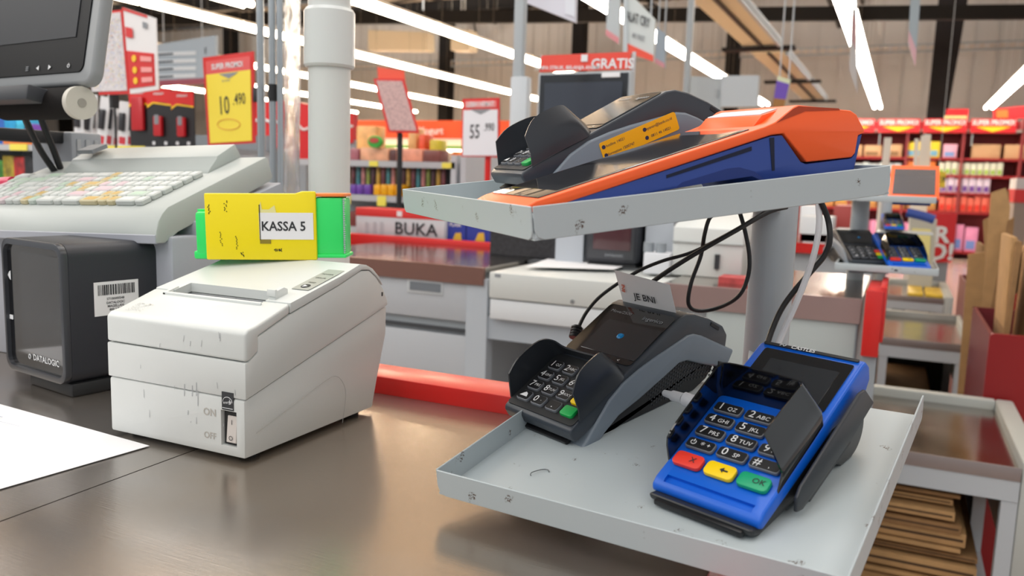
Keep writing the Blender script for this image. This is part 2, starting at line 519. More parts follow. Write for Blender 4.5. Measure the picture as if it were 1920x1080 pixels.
one(tube([at(481, 812, x=-.4432) - Vector((-.519, .475, CT)), at(560, 752, x=-.4432) - Vector((-.519, .475, CT)), at(612, 713, x=-.4432) - Vector((-.519, .475, CT)), at(632, 706, x=-.4432) - Vector((-.519, .475, CT)), at(645, 722, x=-.4432) - Vector((-.519, .475, CT)), at(648, 745, x=-.4432) - Vector((-.519, .475, CT)), at(642, 793, x=-.4432) - Vector((-.519, .475, CT))], .00022, 5, 5), mat('side_line_grey', '#a9aaa8', .7)).build('side_moulding_line', pr)
g = G()
random.seed(5)
for k in range(60):
    u_, v_ = random.random(), random.random()
    g.add(([Vector((u_ * .017, v_ * .016, .0002)), Vector((u_ * .017 + .0014, v_ * .016, .0002)), Vector((u_ * .017 + .0014, v_ * .016 + .0005, .0002)), Vector((u_ * .017, v_ * .016 + .0005, .0002))], [[0, 1, 2, 3]]), mat('faded_logo', '#b9b9b3', .6))
g.build('faded_badge', pr, T(-.063, .008, .1075) @ RX(16))

# ================================================================== TAPE DISPENSER ON THE PRINTER
Mt = T(-.5455, .606, CT + .1432) @ RZ(24) @ RY(-1.6)
td = thing('tape_dispenser', 'yellow and green tape dispenser marked KASSA 5 on top of the printer', 'tape dispenser', Mt)
g = one(prism([(-.050, 0), (.055, 0.0), (.055, .0645), (.042, .0645), (.036, .0625), (-.050, .0625)], -.004, 0, 'y', .0014, 2), M_YEL)
random.seed(11)
for x, z, h in ((-.046, .043, .009), (-.030, .045, .011), (-.035, .013, .014), (-.021, .010, .013), (-.016, .003, .004), (.016, .008, .002), (.020, .008, .0022)):
    for k in range(9):
        a = random.uniform(-.0014, .0014); zz = z + h * k / 9
        g.add(([Vector((x + a, -.0043, zz)), Vector((x + a + .0009, -.0043, zz)), Vector((x + a + .0007, -.0043, zz + .0011)), Vector((x + a, -.0043, zz + .001))], [[0, 1, 2, 3]]), mat('black_scratch', '#3c3a10', .8))
g.build('front_plate', td)
g = one(cbox(.0015, .0525, -.0046, -.0041, .0195, .0445), M_WHITE)
g.add(text('KASSA 5', .0122, 0, .02, sx=.94), M_INK, T(.0245, -.0048, .0315) @ UP)
g.add(([Vector((.002, -.0044, .044)), Vector((.018, -.0044, .044)), Vector((.0165, -.0044, .0515)), Vector((.011, -.0044, .0475)), Vector((.0045, -.0044, .0475)), Vector((.0035, -.0044, .055)), Vector((.0022, -.0044, .051))], [[0, 1, 2, 3, 4, 5, 6]]), mat('torn_paper', '#e6df9a', .8))
g.add(cbox(.0018, .0026, -.0049, -.0045, .019, .052), mat('black_scratch', '#3c3a10', .8))
g.add(cbox(.0018, .0120, -.0047, -.0043, .0155, .0195), mat('dark_smear', '#8a7a20', .8))
g.build('name_sticker', td)
g = G()
g.add(cyl((-.0555, .016, .008), (-.0555, .016, .047), .0085), M_GRN)
g.add(cbox(-.064, -.045, .001, .03, .0, .008, .002), M_GRN)
g.add(cbox(-.0615, .056, .0005, .032, .004, .045, .003), M_GRN)
g.add(cbox(.052, .0805, -.001, .03, .004, .059, .003), M_GRN)
g.add(cbox(.050, .082, -.002, .031, .002, .0055, .001), M_GRN)
g.build('tape_core', td)
one(cbox(.050, .0815, -.0015, .03, .0595, .0625, .0008), mat('orange_trim', '#ff8a40', .4)).build('top_trim', td)
g = G()
for k in range(26):
    z = .006 + k * .002
    g.add(([Vector((.080, -.0012, z)), Vector((.0822, -.0012, z + .001)), Vector((.080, -.0012, z + .002)), Vector((.080, 0, z)), Vector((.0822, 0, z + .001)), Vector((.080, 0, z + .002))], [[0, 1, 2], [5, 4, 3], [0, 3, 4, 1], [1, 4, 5, 2]]), M_CHROME)
g.build('serrated_blade', td)

# ================================================================== TRAYS AND THEIR POST
def Rt(y, p, r): return (RZ(y) @ RX(p) @ RY(r))
ML = T(-.2686, .4669, CAM_Z - .1969) @ Rt(-8.0, 9.2, -.6)
MLF = ML @ T(0, 0, -.017)            # floor of the lower tray
MU = T(-.1893, .4308, CAM_Z - .0161) @ Rt(48.1, .66, -6.85)
MUF = MU @ T(0, 0, -.0183)


def tray(name, label, W, D, h, M, back_rim):
    t = thing(name, label, 'tray', M)
    one(cbox(0, W, 0, D, -.0015, 0), M_TRAY).build('floor_panel', t)
    th = .0012; rd = .006
    def rim(a, b, axis, lo):
        L = b - a
        pr_ = [(a + rd, -.0015), (b - rd, -.0015), (b - rd * .3, .0003), (b, rd * .8), (b, h), (a, h), (a, rd * .8), (a + rd * .3, .0003)]
        return prism(pr_, lo, lo + th, axis, .0004, 1)
    one(rim(0, W, 'y', -th), M_TRAY).build('rim', t)
    one(rim(0, D, 'x', -th), M_TRAY).build('rim', t)
    one(rim(0, D, 'x', W), M_TRAY).build('rim', t)
    if back_rim: one(rim(0, W, 'y', D), M_TRAY).build('rim', t)
    return t


lt = tray('terminal_tray', 'lower pale grey sheet-metal tray with chipped paint, holding two card terminals', .262, .258, .017, MLF, False)
ut = tray('terminal_tray', 'upper pale grey sheet-metal tray, tilted, holding the orange terminal', .27, .27, .0183, MUF, True)
# staple lying on the tray
one(tube([(.045, .046, .0006), (.045, .047, .0026), (.0475, .056, .0012), (.051, .0585, .0008), (.0535, .0565, .0006)], .00035, 6, 3), mat('dull_wire', '#6e7276', .4, .8)).build('bent_wire')
bpy.data.objects['bent_wire'].matrix_world = MLF
tag(bpy.data.objects['bent_wire'], 'small bent grey wire hook lying on the lower tray floor', 'wire')

post = thing('tray_post', 'round grey steel post carrying both terminal trays', 'post', T(-.105, .80, 0))
one(cyl((0, 0, 0), (0, 0, CAM_Z + .012), .0202, n=40), M_POST).build('pipe', post)
one(cyl((0, 0, CAM_Z + .012), (0, 0, CAM_Z + .0155), .0206, .018, n=40), M_POST).build('end_cap', post)
g = G(); Mi = post.matrix_world.inverted()
def strut(M, a, b, wdt, ht):
    A = Mi @ (M @ Vector(a)); B = Vector(b)
    d = B - A; L = d.length; q = d.to_track_quat('X', 'Z').to_matrix().to_4x4()
    return [(T(*A) @ q) @ p for p in cbox(0, L, -wdt / 2, wdt / 2, -ht / 2, ht / 2, .001)[0]], cbox(0, L, -wdt / 2, wdt / 2, -ht / 2, ht / 2, .001)[1]
g.add(strut(MLF, (.15, .23, -.006), (0, 0, CAM_Z - .155), .03, .008), M_POST)
g.build('lower_bracket', post)
g = G().add(strut(MUF, (.235, .16, -.006), (0, 0, CAM_Z - .022), .03, .008), M_POST)
g.build('upper_bracket', post)
one(cyl((0, 0, 0), (0, 0, .008), .07, n=32), M_POST).build('base_flange', post)


# ================================================================== CARD TERMINALS
def key(w_, d_, h_, side, top, legends, r=.0022):
    """a keypad key: centre of its foot at the origin"""
    g = G()
    g.add(prism(rrect(w_, d_, r, 4), -.0015, h_, 'z', .0007, 2), side)
    if top is not side:
        g.add(prism(rrect(w_ - .0014, d_ - .0014, r * .8, 4), h_, h_ + .0003, 'z'), top)
    for s, sz, x, y, col in legends:
        g.add(text(s, sz, h_ + .0005, 0), col, T(x, y, 0))
    return g


def blue_terminal(M, label, group=None):
    t = thing('card_terminal', label, 'card terminal', M, group)
    K = T(0, 0, .042) @ RX(21.5)          # key plane
    def kp(y, n): v = K @ Vector((0, y, n)); return (v.y, v.z)
    blue = [kp(-.074, -.0115), kp(-.0765, -.008), kp(-.0745, -.004), kp(-.069, -.002), kp(.073, -.002), kp(.0775, -.004), kp(.081, -.010), (.0810, .052), (.0745, .044), (.066, .046), (.060, .037), kp(.02, -.016)]
    b = one(prism(blue, -.0385, .0385, 'x', .0042, 4, 40), M_BLUE).build('body_shell', t)
    cut(b, prism([kp(-.0655, .001), kp(-.0655, -.0045), kp(-.0705, -.0045), kp(-.0725, .001)], -.031, .031, 'x'))
    base = [(-.066, .0), (-.0735, .003), (-.0745, .008), kp(-.073, -.0105), kp(.02, -.0155), (.060, .036), (.0745, .042), (.079, .036), (.079, .02), (.072, .006), (.06, .0), (.045, .0), (.03, .008), (-.01, .004)]
    one(prism(base, -.0368, .0368, 'x', .003, 3, 40), M_CHAR).build('base_shell', t)
    one(prism([(-.0765, .0018), (-.0765, .0055), (-.06, .0062), (-.06, .001)], -.031, .031, 'x', .001, 2), M_BLACK).build('chip_card_slot', t)
    # screen
    sg = one(prism(rrect(.0655, .049, .002, 4, .0015, .0445), -.0015, -.0011, 'z'), M_GLASS)
    sg.add(prism(rrect(.050, .037, .0005, 2, .003, .0405), -.0011, -.0008, 'z'), M_LCD)
    sg.build('screen', t, K)
    g = G()
    g.add(prism(rrect(.070, .0026, .001, 3, 0, .0742), -.0022, -.0010, 'z'), M_CHAR)
    g.add(text('CASTLES', .0046, -.0008, .02), M_INKW, T(-.005, .0743, 0))
    g.add(tube([(-.0225, .0735, -.0007), (-.021, .0755, -.0007), (-.0195, .0735, -.0007), (-.018, .0752, -.0007)], .0003, 5, 2), M_INKW)
    g.build('brand_strip', t, K)
    # keys
    rows_ = [(0, ['1', 'QZ'], ['2', 'ABC'], ['3', 'DEF']), (1, ['4', 'GHI'], ['5', 'JKL'], ['6', 'MNO']), (2, ['7', 'PRS'], ['8', 'TUV'], ['9', 'WXY']), (3, None, ['0', 'SP'], ['#', ','])]
    for rr, a_, b_, c_ in rows_:
        for ci, q in enumerate((a_, b_, c_)):
            if q is None:
                gk = key(.0205, .0088, .0012, M_KEYSIDE, M_KEYTOP, [('*', .007, .0015, -.0008, M_INKW), ('+', .005, .006, 0, M_INKW)])
                gk.add(tube([(-.0052 + .0018 * math.sin(R(a)), .0018 * math.cos(R(a)), .0017) for a in range(40, 321, 35)], .0003, 5, 2), M_INKW)
                gk.add(cbox(-.0055, -.0049, .0004, .0026, .0015, .0018), M_INKW)
            else:
                gk = key(.0205, .0088, .0012, M_KEYSIDE, M_KEYTOP, [(q[0], .0088, -.0050, 0, M_INKW), (q[1], .0048, .0034, -.0008, M_INKW)])
            gk.build('key', t, K @ T((ci - 1) * .023, -rr * .0122, 0))
    for ci, (m_, leg) in enumerate(((M_REDK, 'X'), (M_YELK, '<'), (M_GRNK2, 'OK'))):
        gk = key(.0205, .0112, .0018, m_, m_, [] if leg == '<' else [(leg, .0062 if leg == 'X' else .006, .0035 if leg == 'X' else .0035, 0, M_INK)], .0032)
        if leg == '<':
            gk.add(cbox(-.0005 + .0015, .0055, -.0005, .0005, .0018, .0022), M_INK)
            gk.add(([Vector((0, 0, .0024)), Vector((.0026, -.0022, .0024)), Vector((.0026, .0022, .0024))], [[0, 1, 2]]), M_INK)
        gk.build('key', t, K @ T((ci - 1) * .0232, -.0517, 0))
    # privacy hood: left, back and right wall of thin glossy black plastic
    def wall(pts, th): return sheet(pts, th)
    hb = G()
    path = []   # bottom and top line of the hood seen from above
    bot = [(-.0372, -.054, -.003), (-.0372, -.03, -.003), (-.0372, .004, -.003), (-.0365, .0115, -.002), (-.030, .0135, -.002), (0, .0135, -.002), (.030, .0135, -.002), (.0365, .0115, -.002), (.0372, .004, -.003), (.0372, -.03, -.003), (.0372, -.0515, -.003)]
    mid = [(-.0372, -.0515, .0085), (-.0372, -.03, .0085), (-.0372, .004, .0085), (-.0365, .0120, .0085), (-.030, .0140, .0085), (0, .0140, .0085), (.030, .0140, .0075), (.0368, .0120, .0070), (.0372, .004, .0065), (.0372, -.028, .0060), (.0372, -.0425, .0055)]
    top = [(-.0362, -.0500, .0145), (-.0345, -.0395, .0193), (-.0330, .006, .0243), (-.0315, .0130, .0255), (-.0255, .0155, .0275), (0, .0155, .0275), (.0225, .0155, .0258), (.0262, .0130, .0258), (.0265, .006, .0264), (.0265, -.026, .0283), (.0265, -.0360, .0284)]
    b2 = smooth_path(bot, 4); m2_ = smooth_path(mid, 4); t2 = smooth_path(top, 4)
    grid = [[b_1, b_1.lerp(m_1, .5), m_1, m_1.lerp(t_1, .33), m_1.lerp(t_1, .66), t_1] for b_1, m_1, t_1 in zip(b2, m2_, t2)]
    hb.add(sheet(grid, -.0012), M_BLACK_G)
    hood = hb.build('privacy_hood', t, K)
    # magnetic card rail along the right side
    pl = [kp(-.042, -.019), kp(-.0365, -.0245), kp(.03, -.030), kp(.064, -.0285), kp(.0560, -.010), kp(.049, -.0075), kp(-.0335, -.009), kp(-.0385, -.011)]
    pl = [kp(-.047, -.021), kp(-.040, -.0255), kp(.032, -.0305), kp(.067, -.0295), kp(.058, -.0105), kp(.050, -.0075), kp(-.036, -.0095), kp(-.043, -.0125)]
    g = one(prism(pl, .0425, .0450, 'x', .0008, 2), M_DGREY)
    g.add(prism([kp(-.03, -.027), kp(.03, -.031), kp(.03, -.034), kp(-.03, -.030)], .036, .0440, 'x', .0005, 1), M_CHAR)
    g.build('card_swipe_rail', t)
    one(cyl((-.0355, .060, .021), (.0355, .060, .021), .0205, n=30), M_CHAR).build('paper_roll_bay', t)
    return t


MC = MLF @ T(.1599, .1194, 0) @ RZ(-12) @ T(.0235, 0, 0)
blue_terminal(MC, 'bright blue card terminal with black privacy hood at the right of the lower tray')


def grey_terminal(M, label, detail=True, group=None):
    """black and grey card terminal with a hooded keypad"""
    t = thing('card_terminal', label, 'card terminal', M, group)
    K = T(0, 0, .0374) @ RX(22.5)
    def kp(y, n): v = K @ Vector((0, y, n)); return (v.y, v.z)
    top = [kp(-.049, -.0145), kp(-.053, -.0125), kp(-.0535, -.004), kp(-.051, -.0015), kp(-.045, -.001), kp(.088, -.001), kp(.096, -.0035), kp(.106, -.011), kp(.120, -.026), kp(.1335, -.044), kp(.1355, -.055), kp(.128, -.066), kp(.105, -.040), kp(.085, -.024), kp(0, -.0165)]
    one(prism(top, -.0375, .0375, 'x', .0036, 3, 35), M_SHELL).build('body_shell', t)
    low = [kp(-.0585, -.0225), kp(-.0575, -.0272), kp(-.052, -.0300), kp(-.0404, -.0318), kp(-.0258, -.0277), kp(-.0068, -.0258), kp(.018, -.0298), kp(.0503, -.0331), kp(.0698, -.0347), kp(.0793, -.0394), kp(.0956, -.0566), kp(.1142, -.0747), kp(.1253, -.0787), kp(.1365, -.0723), kp(.1214, -.0534), kp(.105, -.0325), kp(.0965, -.0240), kp(.0890, -.0198), kp(.074, -.0166), kp(.0474, -.0105), kp(.0281, -.0070), kp(.0079, -.0050), kp(-.0100, -.0070), kp(-.0270, -.0130), kp(-.0427, -.0190), kp(-.052, -.0215)]
    one(prism(low, -.0395, .0395, 'x', .0028, 3, 35), M_SLATE).build('grey_frame', t)
    inner = [kp(-.035, -.0285), (-.02, .0005), (.10, .0005), (.118, .006), kp(.122, -.066), kp(.10, -.045), kp(.06, -.024), kp(-.02, -.022)]
    one(prism(inner, -.0352, .0352, 'x', .001, 2, 35), mat('ribbed_black', '#17181b', .6)).build('underside_shell', t)
    # knurled dark grip patch on both sides
    g = G()
    for sx in (-1, 1):
        for i in range(24):
            for j in range(9):
                yk = .030 + i * .0036 + (j % 2) * .0018; nk = -.036 - j * .0026 - max(0, (i - 12)) * .0022
                if nk < -.078 + (i < 6) * (.02 - i * .003): continue
                y_, z_ = kp(yk, nk)
                if z_ < .004: continue
                g.add(cbox(sx * .0352 - .0004, sx * .0352 + .0004, y_ - .0007, y_ + .0007, z_ - .0007, z_ + .0007), M_DGREY)
    if detail: g.build('grip_pattern', t)
    one(prism(rrect(.0725, .0640, .003, 4, 0, -.0170), -.0012, -.0004, 'z'), M_BLACK_M).build('key_deck', t, K)
    sg = one(prism(rrect(.071, .064, .004, 4, .0, .054), -.0008, -.0002, 'z'), M_GLASS)
    sg.add(prism(rrect(.0575, .0385, .0004, 2, .008 - .0015, .0475), -.0002, .0001, 'z'), M_LCD)
    if detail:
        sg.add(text('Move/2500', .0050, .0002, 0), M_INKG, T(-.017, .0775, 0))
        sg.add(text('ingenico', .0064, .0002, .01), M_INKG, T(.018, .0765, 0))
        sg.add(text('<', .0045, .0002), M_INKW, T(.022, .0245, 0))
    sg.build('screen', t, K)
    pxk, pyk = .0163, .01275
    leg = {(0, 0): ('1', 'QZ'), (1, 0): ('2', 'ABC'), (2, 0): ('3', 'DEF'), (0, 1): ('4', 'GHI'), (1, 1): ('5', 'JKL'), (2, 1): ('6', 'MNO'), (0, 2): ('7', 'PRS'), (1, 2): ('8', 'TUV'), (2, 2): ('9', 'WXY'), (1, 3): ('0', '-'), (2, 3): ('.', '')}
    for r_ in range(4):
        for c_ in range(4):
            if c_ == 3 and r_ == 1: mm = M_REDK
            elif c_ == 3 and r_ == 2: mm = M_YELK
            elif c_ == 3 and r_ == 3: mm = M_GRNK
            else: mm = None
            if mm: gk = key(.0130, .0098, .0022, mm, mm, [], .0022)
            else:
                a_, b_ = leg.get((c_, r_), ('', ''))
                gk = key(.0130, .0098, .0018, M_KEYSIDE, M_KEYTOP, [(a_, .0090, -.0030 if b_ else 0, 0, M_INKW), (b_, .0038, .0028, 0, M_INKW)] if a_ else [])
                if (c_, r_) == (0, 3):
                    gk.add(([Vector((-.004, -.0018, .0024)), Vector((.004, -.0018, .0024)), Vector((.0025, .0015, .0024)), Vector((0, .0028, .0024)), Vector((-.002, .0008, .0024))], [[0, 1, 2, 3, 4]]), M_INKW)
            gk.build('key', t, K @ T((c_ - 1.5) * pxk, -r_ * pyk, 0))
    bot = [(-.0368, -.0435, -.001), (-.0368, -.02, -.001), (-.0368, .006, -.001), (-.0345, .0135, -.001), (-.026, .0168, -.001), (0, .0172, -.001), (.026, .0168, -.001), (.0350, .0130, -.002), (.0378, .006, -.002), (.0378, -.02, -.001), (.0378, -.0425, -.001)]
    mid = [(-.0370, -.0400, .008), (-.0372, -.02, .010), (-.0370, .004, .010), (-.0345, .0130, .006), (-.026, .0155, .003), (0, .0158, .003), (.026, .0155, .004), (.0345, .0105, .009), (.0380, .003, .011), (.0382, -.02, .011), (.0375, -.0390, .008)]
    top_ = [(-.0366, -.0365, .0180), (-.0366, -.0215, .0235), (-.0362, .0020, .0222), (-.0330, .0115, .0155), (-.025, .014, .0085), (0, .014, .0085), (.020, .0135, .0110), (.0300, .0060, .0230), (.0325, -.0010, .0295), (.0338, -.0230, .0302), (.0352, -.0365, .0215)]
    b2 = smooth_path(bot, 4); m2_ = smooth_path(mid, 4); t2 = smooth_path(top_, 4)
    grid = [[b_1, b_1.lerp(m_1, .5), m_1, m_1.lerp(t_1, .33), m_1.lerp(t_1, .66), t_1] for b_1, m_1, t_1 in zip(b2, m2_, t2)]
    hood = one(sheet(grid, -.0014), mat('hood_charcoal', '#2c3036', .3)).build('privacy_hood', t, K)
    one(prism([kp(-.0545, -.0155), kp(-.053, -.0205), kp(-.045, -.019), kp(-.045, -.015)], -.027, .027, 'x', .0005, 1), M_BLACK).build('chip_card_slot', t)
    one(prism([kp(.1205, -.030), kp(.128, -.041), kp(.126, -.043), kp(.1185, -.032)], .0372, .0380, 'x'), M_BLACK_M).build('lid_latch', t)
    one(prism([kp(.108, -.076), kp(.113, -.066), kp(.124, -.078), kp(.121, -.082)], .0345, .0405, 'x', .0008, 1), M_BLACK_M).build('hinge_tab', t)
    return t


MI = MLF @ T(.0053, .1543, 0.0005) @ RZ(-15.9) @ T(.0163 * 1.5, 0, 0)
it = grey_terminal(MI, 'black card terminal with slate grey side frame at the left of the lower tray')
one(cyl((.0035, .0505, .0), (.0035, .0505, .0011), .0034, .0022, 16), mat('painted_blue_reflection', '#1286c8', .2)).build('blue_spot', it, T(0, 0, .0374) @ RX(22.5))  # blue light reflected in the display, put in as a small coloured disc
MI2 = MUF @ T(.1136, .217, .0125) @ RZ(-92.9) @ T(.0163 * 1.5, 0, 0)
it2 = grey_terminal(MI2, 'black and grey card terminal with a yellow sticker, behind the orange one')
# yellow contact sticker on the side frame of the upper one
K = T(0, 0, .0374) @ RX(22.5)
def kp3(x, y, n): return K @ Vector((x, y, n))
g = G()
ms = mat('amber_sticker', '#f9b307', .45)
S = K @ T(.0399, .0500, -.0220) @ RZ(90) @ RX(90) @ RZ(-6)
one(prism(rrect(.068, .0155, .002, 4), -.0006, .0002, 'z'), ms)
g.add(prism(rrect(.072, .0150, .002, 4), -.0006, .0002, 'z'), ms)
for x, y, s in ((-.022, .0034, 'hotline 14021'), (-.020, -.0034, 'information 1500747'), (.019, .0034, 'layanan@bank.co.id'), (.019, -.0034, '0811 46 14021')):
    g.add(text(s, .0032, .0004), mat('navy_ink', '#2b2a4a', .6), T(x, y, 0))
for x, y in ((-.033, .0034), (-.033, -.0034), (.0055, .0034), (.0055, -.0034)):
    g.add(prism(rrect(.0032, .0032, .0015, 4, x, y), .0002, .0004, 'z'), mat('navy_ink', '#2b2a4a', .6))
g.build('contact_sticker', it2, S)

# receipt standing behind the lower black terminal
P = K
rc = G()
pts = []
for i in range(6):
    t_ = i / 5
    pts.append([Vector((x, .094 + .003 * t_, -.006 + .030 * t_ + (.004 * (.5 - x / .05) * t_))) for x in (-.030, -.01, .01, .028)])
rc.add(sheet(pts, .0002), M_WHITE)
rc.add(text('JE BNI', .009, 0, .01), M_INK, T(-.002, .0938, .006) @ RX(84))
rc.add(text('BNI', .005, 0, .02), mat('orange_print', '#d2552a', .7), T(-.024, .0945, .012) @ RX(84) @ RZ(80))
rr = rc.build('receipt_slip')
rr.matrix_world = MI @ K
tag(rr, 'white receipt slip sticking up behind the lower black terminal', 'receipt')

# ------------------------------------------------------------------ orange and blue handheld on the upper tray
# frame: x along the tray's long front edge, y across, z up from the tray floor
MO = MUF @ T(0, .020, 0)
ot = thing('handheld_terminal', 'orange and dark blue touchscreen terminal lying along the front of the upper tray', 'handheld terminal', MO)
Wd = .086
one(prism([(.012, .0115), (.10, .0085 + .008), (.175, .020), (.190, .010), (.196, .0003), (.248, .0003), (.2555, .004), (.2665, .0405), (.262, .0385), (.2595, .0265), (.2565, .0240), (.2160, .0235), (.2115, .0255), (.196, .0445), (.187, .0445), (.10, .0285), (.0085, .0122)], .0005, Wd - .0005, 'y', .0012, 2), M_BLUE_D).build('blue_housing', ot)
M_SLOT = mat('slot_navy_black', '#0a1330', .7)
one(prism([(.1034, .0242), (.1703, .0363), (.1703, .0390), (.1034, .0262)], .0002, .0012, 'y'), M_SLOT).build('card_slot', ot)
one(prism([(.1868, .0215), (.1890, .0215), (.1890, .0435), (.1850, .0435)], .0002, .0012, 'y'), M_SLOT).build('side_groove', ot)
one(prism([(.115, .0205), (.150, .0262), (.160, .0262), (.172, .0225), (.188, .0115), (.170, .0195), (.11, .0175)], .0003, .0010, 'y'), mat('recess_blue', '#1b3278', .5)).build('finger_recess', ot)
g = G()
g.add(prism([(.0035, .0142), (.006, .0125), (.015, .0128), (.1865, .0452), (.197, .0455), (.2165, .0248), (.2565, .0248), (.2598, .0275), (.2625, .0395), (.2675, .0408), (.2685, .0425), (.261, .0540), (.2555, .0572), (.2442, .0587), (.2095, .0635), (.206, .0625), (.190, .0535), (.181, .0510), (.012, .0192), (.005, .0165)], 0, Wd, 'y', .0018, 3), M_ORANGE)
shell = g.build('orange_housing', ot)
one(prism([(.1905, .0530), (.2045, .0612), (.2095, .0628), (.2442, .0592), (.2455, .0580), (.215, .0590)], -.0003, .0, 'y'), mat('orange_seam', '#b03c12', .5)).build('lid_seam', ot)
# screen plane
ang = math.degrees(math.atan2(.0510 - .0192, .169))
Ms = T(.012, 0, .0194) @ RY(-ang)
sg = one(cbox(.004, .164, .006, Wd - .006, -.0004, .0006, .0003), M_GLASS)
sg.add(cbox(.018, .152, .008, Wd - .008, .0006, .0008), mat('handheld_display', '#15171b', .05, coat=1.))
sg.build('touchscreen', ot, Ms)
g = one(prism([(.182, .0508), (.1905, .0588), (.2045, .0615), (.2095, .0628), (.1980, .0545)], .014, Wd - .008, 'y', .001, 2), M_ORANGE)
g.build('paper_door', ot)
one(prism([(.1910, .0590), (.2045, .0617), (.2420, .0602), (.2420, .0606), (.2045, .0622), (.1912, .0596)], .016, Wd - .010, 'y'), mat('white_paper_roll', '#d9dbe2', .5)).build('paper_strip', ot)

# ================================================================== CABLES
def cable(name, pts, r, m, label):
    return tag(one(tube(pts, r, 10, 6), m).build(name), label, 'cable')
q = lambda u, v, y: at(u, v, y=y)
cable('cable', [q(1475, 388, .775), q(1440, 398, .76), q(1380, 432, .74), q(1300, 478, .735), q(1235, 520, .735), q(1190, 556, .735), q(1155, 590, .735), q(1120, 625, .73)], .0022, M_CABLE, 'straight black cable slanting from the post down to the black terminal')
cb = cable('cable', [q(1440, 395, .768), q(1370, 436, .775), q(1300, 472, .765), q(1240, 490, .755), q(1190, 512, .745), q(1130, 552, .735), q(1100, 585, .725), q(1083, 618, .715)], .0017, M_CABLE, 'thin black cable curving down to a plug at the left of the black terminal')
cable('cable', [q(1385, 392, .768), q(1396, 430, .768), q(1405, 480, .768), q(1402, 520, .768), q(1385, 555, .768), q(1350, 576, .775), q(1310, 583, .77), q(1291, 570, .765), q(1296, 530, .765), q(1314, 480, .775), q(1321, 440, .768), q(1330, 410, .768), q(1345, 398, .768)], .0019, M_CABLE, 'black cable hanging in a closed loop below the upper tray')
cable('cable', [q(1538, 376, .768), q(1552, 410, .775), q(1556, 450, .77), q(1545, 480, .77), q(1520, 510, .765), q(1490, 545, .76), q(1465, 580, .755), q(1447, 620, .745), q(1436, 655, .73)], .0025, M_CABLE, 'black cable bending beside the white cable, right of the post')
cable('cable', [q(1534, 376, .775), q(1536, 420, .77), q(1528, 470, .765), q(1512, 520, .76), q(1492, 570, .75), q(1465, 630, .74), q(1450, 670, .73)], .0027, M_CABLEW, 'white cable hanging from the upper tray to the blue terminal')
# white plug beside the black terminal
pc = tag(one(tube([(0, 0, 0), (.004, 0, 0)], .003, 12, 2), M_CABLEW).build('cable_plug'), 'small white cable plug between the two terminals on the lower tray', 'plug')
bpy.data.meshes.remove(pc.data)
a = at(1250, 738, y=.62); 
g = G(); A0 = at(1246, 737, y=.622); A1 = at(1262, 742, y=.616); A2 = at(1283, 748, y=.608); A3 = at(1340, 768, y=.60)
g.add(cyl(A0, A1, .0026, .0032, 16), M_CABLEW).add(cyl(A1, A2, .0042, .0044, 16), M_CABLEW).add(cyl(A2, A3, .0055, .0055, 16), M_CABLEW)
tag(g.build('cable_plug'), 'small white cable plug between the two terminals on the lower tray', 'plug')
g = G(); A0 = at(1083, 612, y=.716); A1 = at(1077, 634, y=.709)
g.add(cyl(A0, A1, .0042, .0052, 16), M_CABLE)
for k in range(4):
    c0 = A0.lerp(A1, .1 + k * .24); g.add(cyl(c0, c0 + (A1 - A0) * .12, .0056, n=16), M_CABLE)
tag(g.build('cable_plug'), 'ribbed black cable plug at the upper left of the lower black terminal', 'plug')

# ================================================================== LEFT: POINT-OF-SALE STATION
MS = T(-.68, .609, CT)
ks = thing('checkout_computer', 'light grey checkout computer body with a large programmable keyboard, left of the printer', 'cash register', MS)
M_HOUS = mat('pale_grey_housing', '#b3b9b6', .4, noise=.02, nscale=8)
M_HOUS2 = mat('cool_grey_housing', '#a5a8b1', .42)
one(prism([(-.065, .016), (0, .016), (0, .20), (-.065, .20)], .0, .156, 'z', .004, 2), M_HOUS2).build('right_column', ks)
one(prism([(-.36, .016), (-.262, .016), (-.262, .20), (-.36, .20)], .0, .150, 'z', .002, 2), M_HOUS2).build('left_column', ks)
one(cbox(-.262, -.065, .185, .20, 0, .15), mat('dark_cavity_panel', '#26272b', .6)).build('back_panel', ks)
one(prism([(.05, .150), (.185, .150), (.19, .185), (.186, .213), (.05, .17)], -.36, -.001, 'x', .002, 2), M_HOUS2).build('rear_housing', ks)
MK = RY(-2)
hs = [(0, .1495), (.0, .156), (.0012, .162), (.0045, .172), (.010, .180), (.0175, .1865), (.167, .243), (.171, .241), (.178, .219), (.173, .214), (.03, .160), (.012, .1495)]
one(prism(hs, -.36, 0, 'x', .0016, 2), M_HOUS).build('keyboard_housing', ks, MK)
one(prism([(-.0004, .1490), (-.0004, .1585), (.004, .1585), (.004, .149)], -.36, -.0004, 'x', .0008, 1), M_HOUS2).build('front_lip', ks, MK)
sl = math.degrees(math.atan2(.243 - .1865, .1495))
MKK = MK @ T(0, .0175, .1865) @ RX(sl)
one(prism([(.103, .0), (.108, .004), (.122, .0105), (.125, .0135), (.158, .0175), (.162, .0), (.14, 0)], -.29, -.040, 'x', .001, 2), M_HOUS).build('top_hump', ks, MKK)
one(cbox(-.278, -.250, .128, .152, .0195, .0245), M_INKG).build('badge', ks, MKK @ T(0, 0, 0) )
bpy.data.objects['badge'].matrix_local = MKK @ T(0, 0, .0) @ Matrix.Identity(4)
kc = [('#bcc1be', 'white_keycap'), ('#b4c0b7', 'greenish_keycap'), ('#c2b894', 'cream_keycap'), ('#c9bcc0', 'pinkish_keycap')]
random.seed(21)
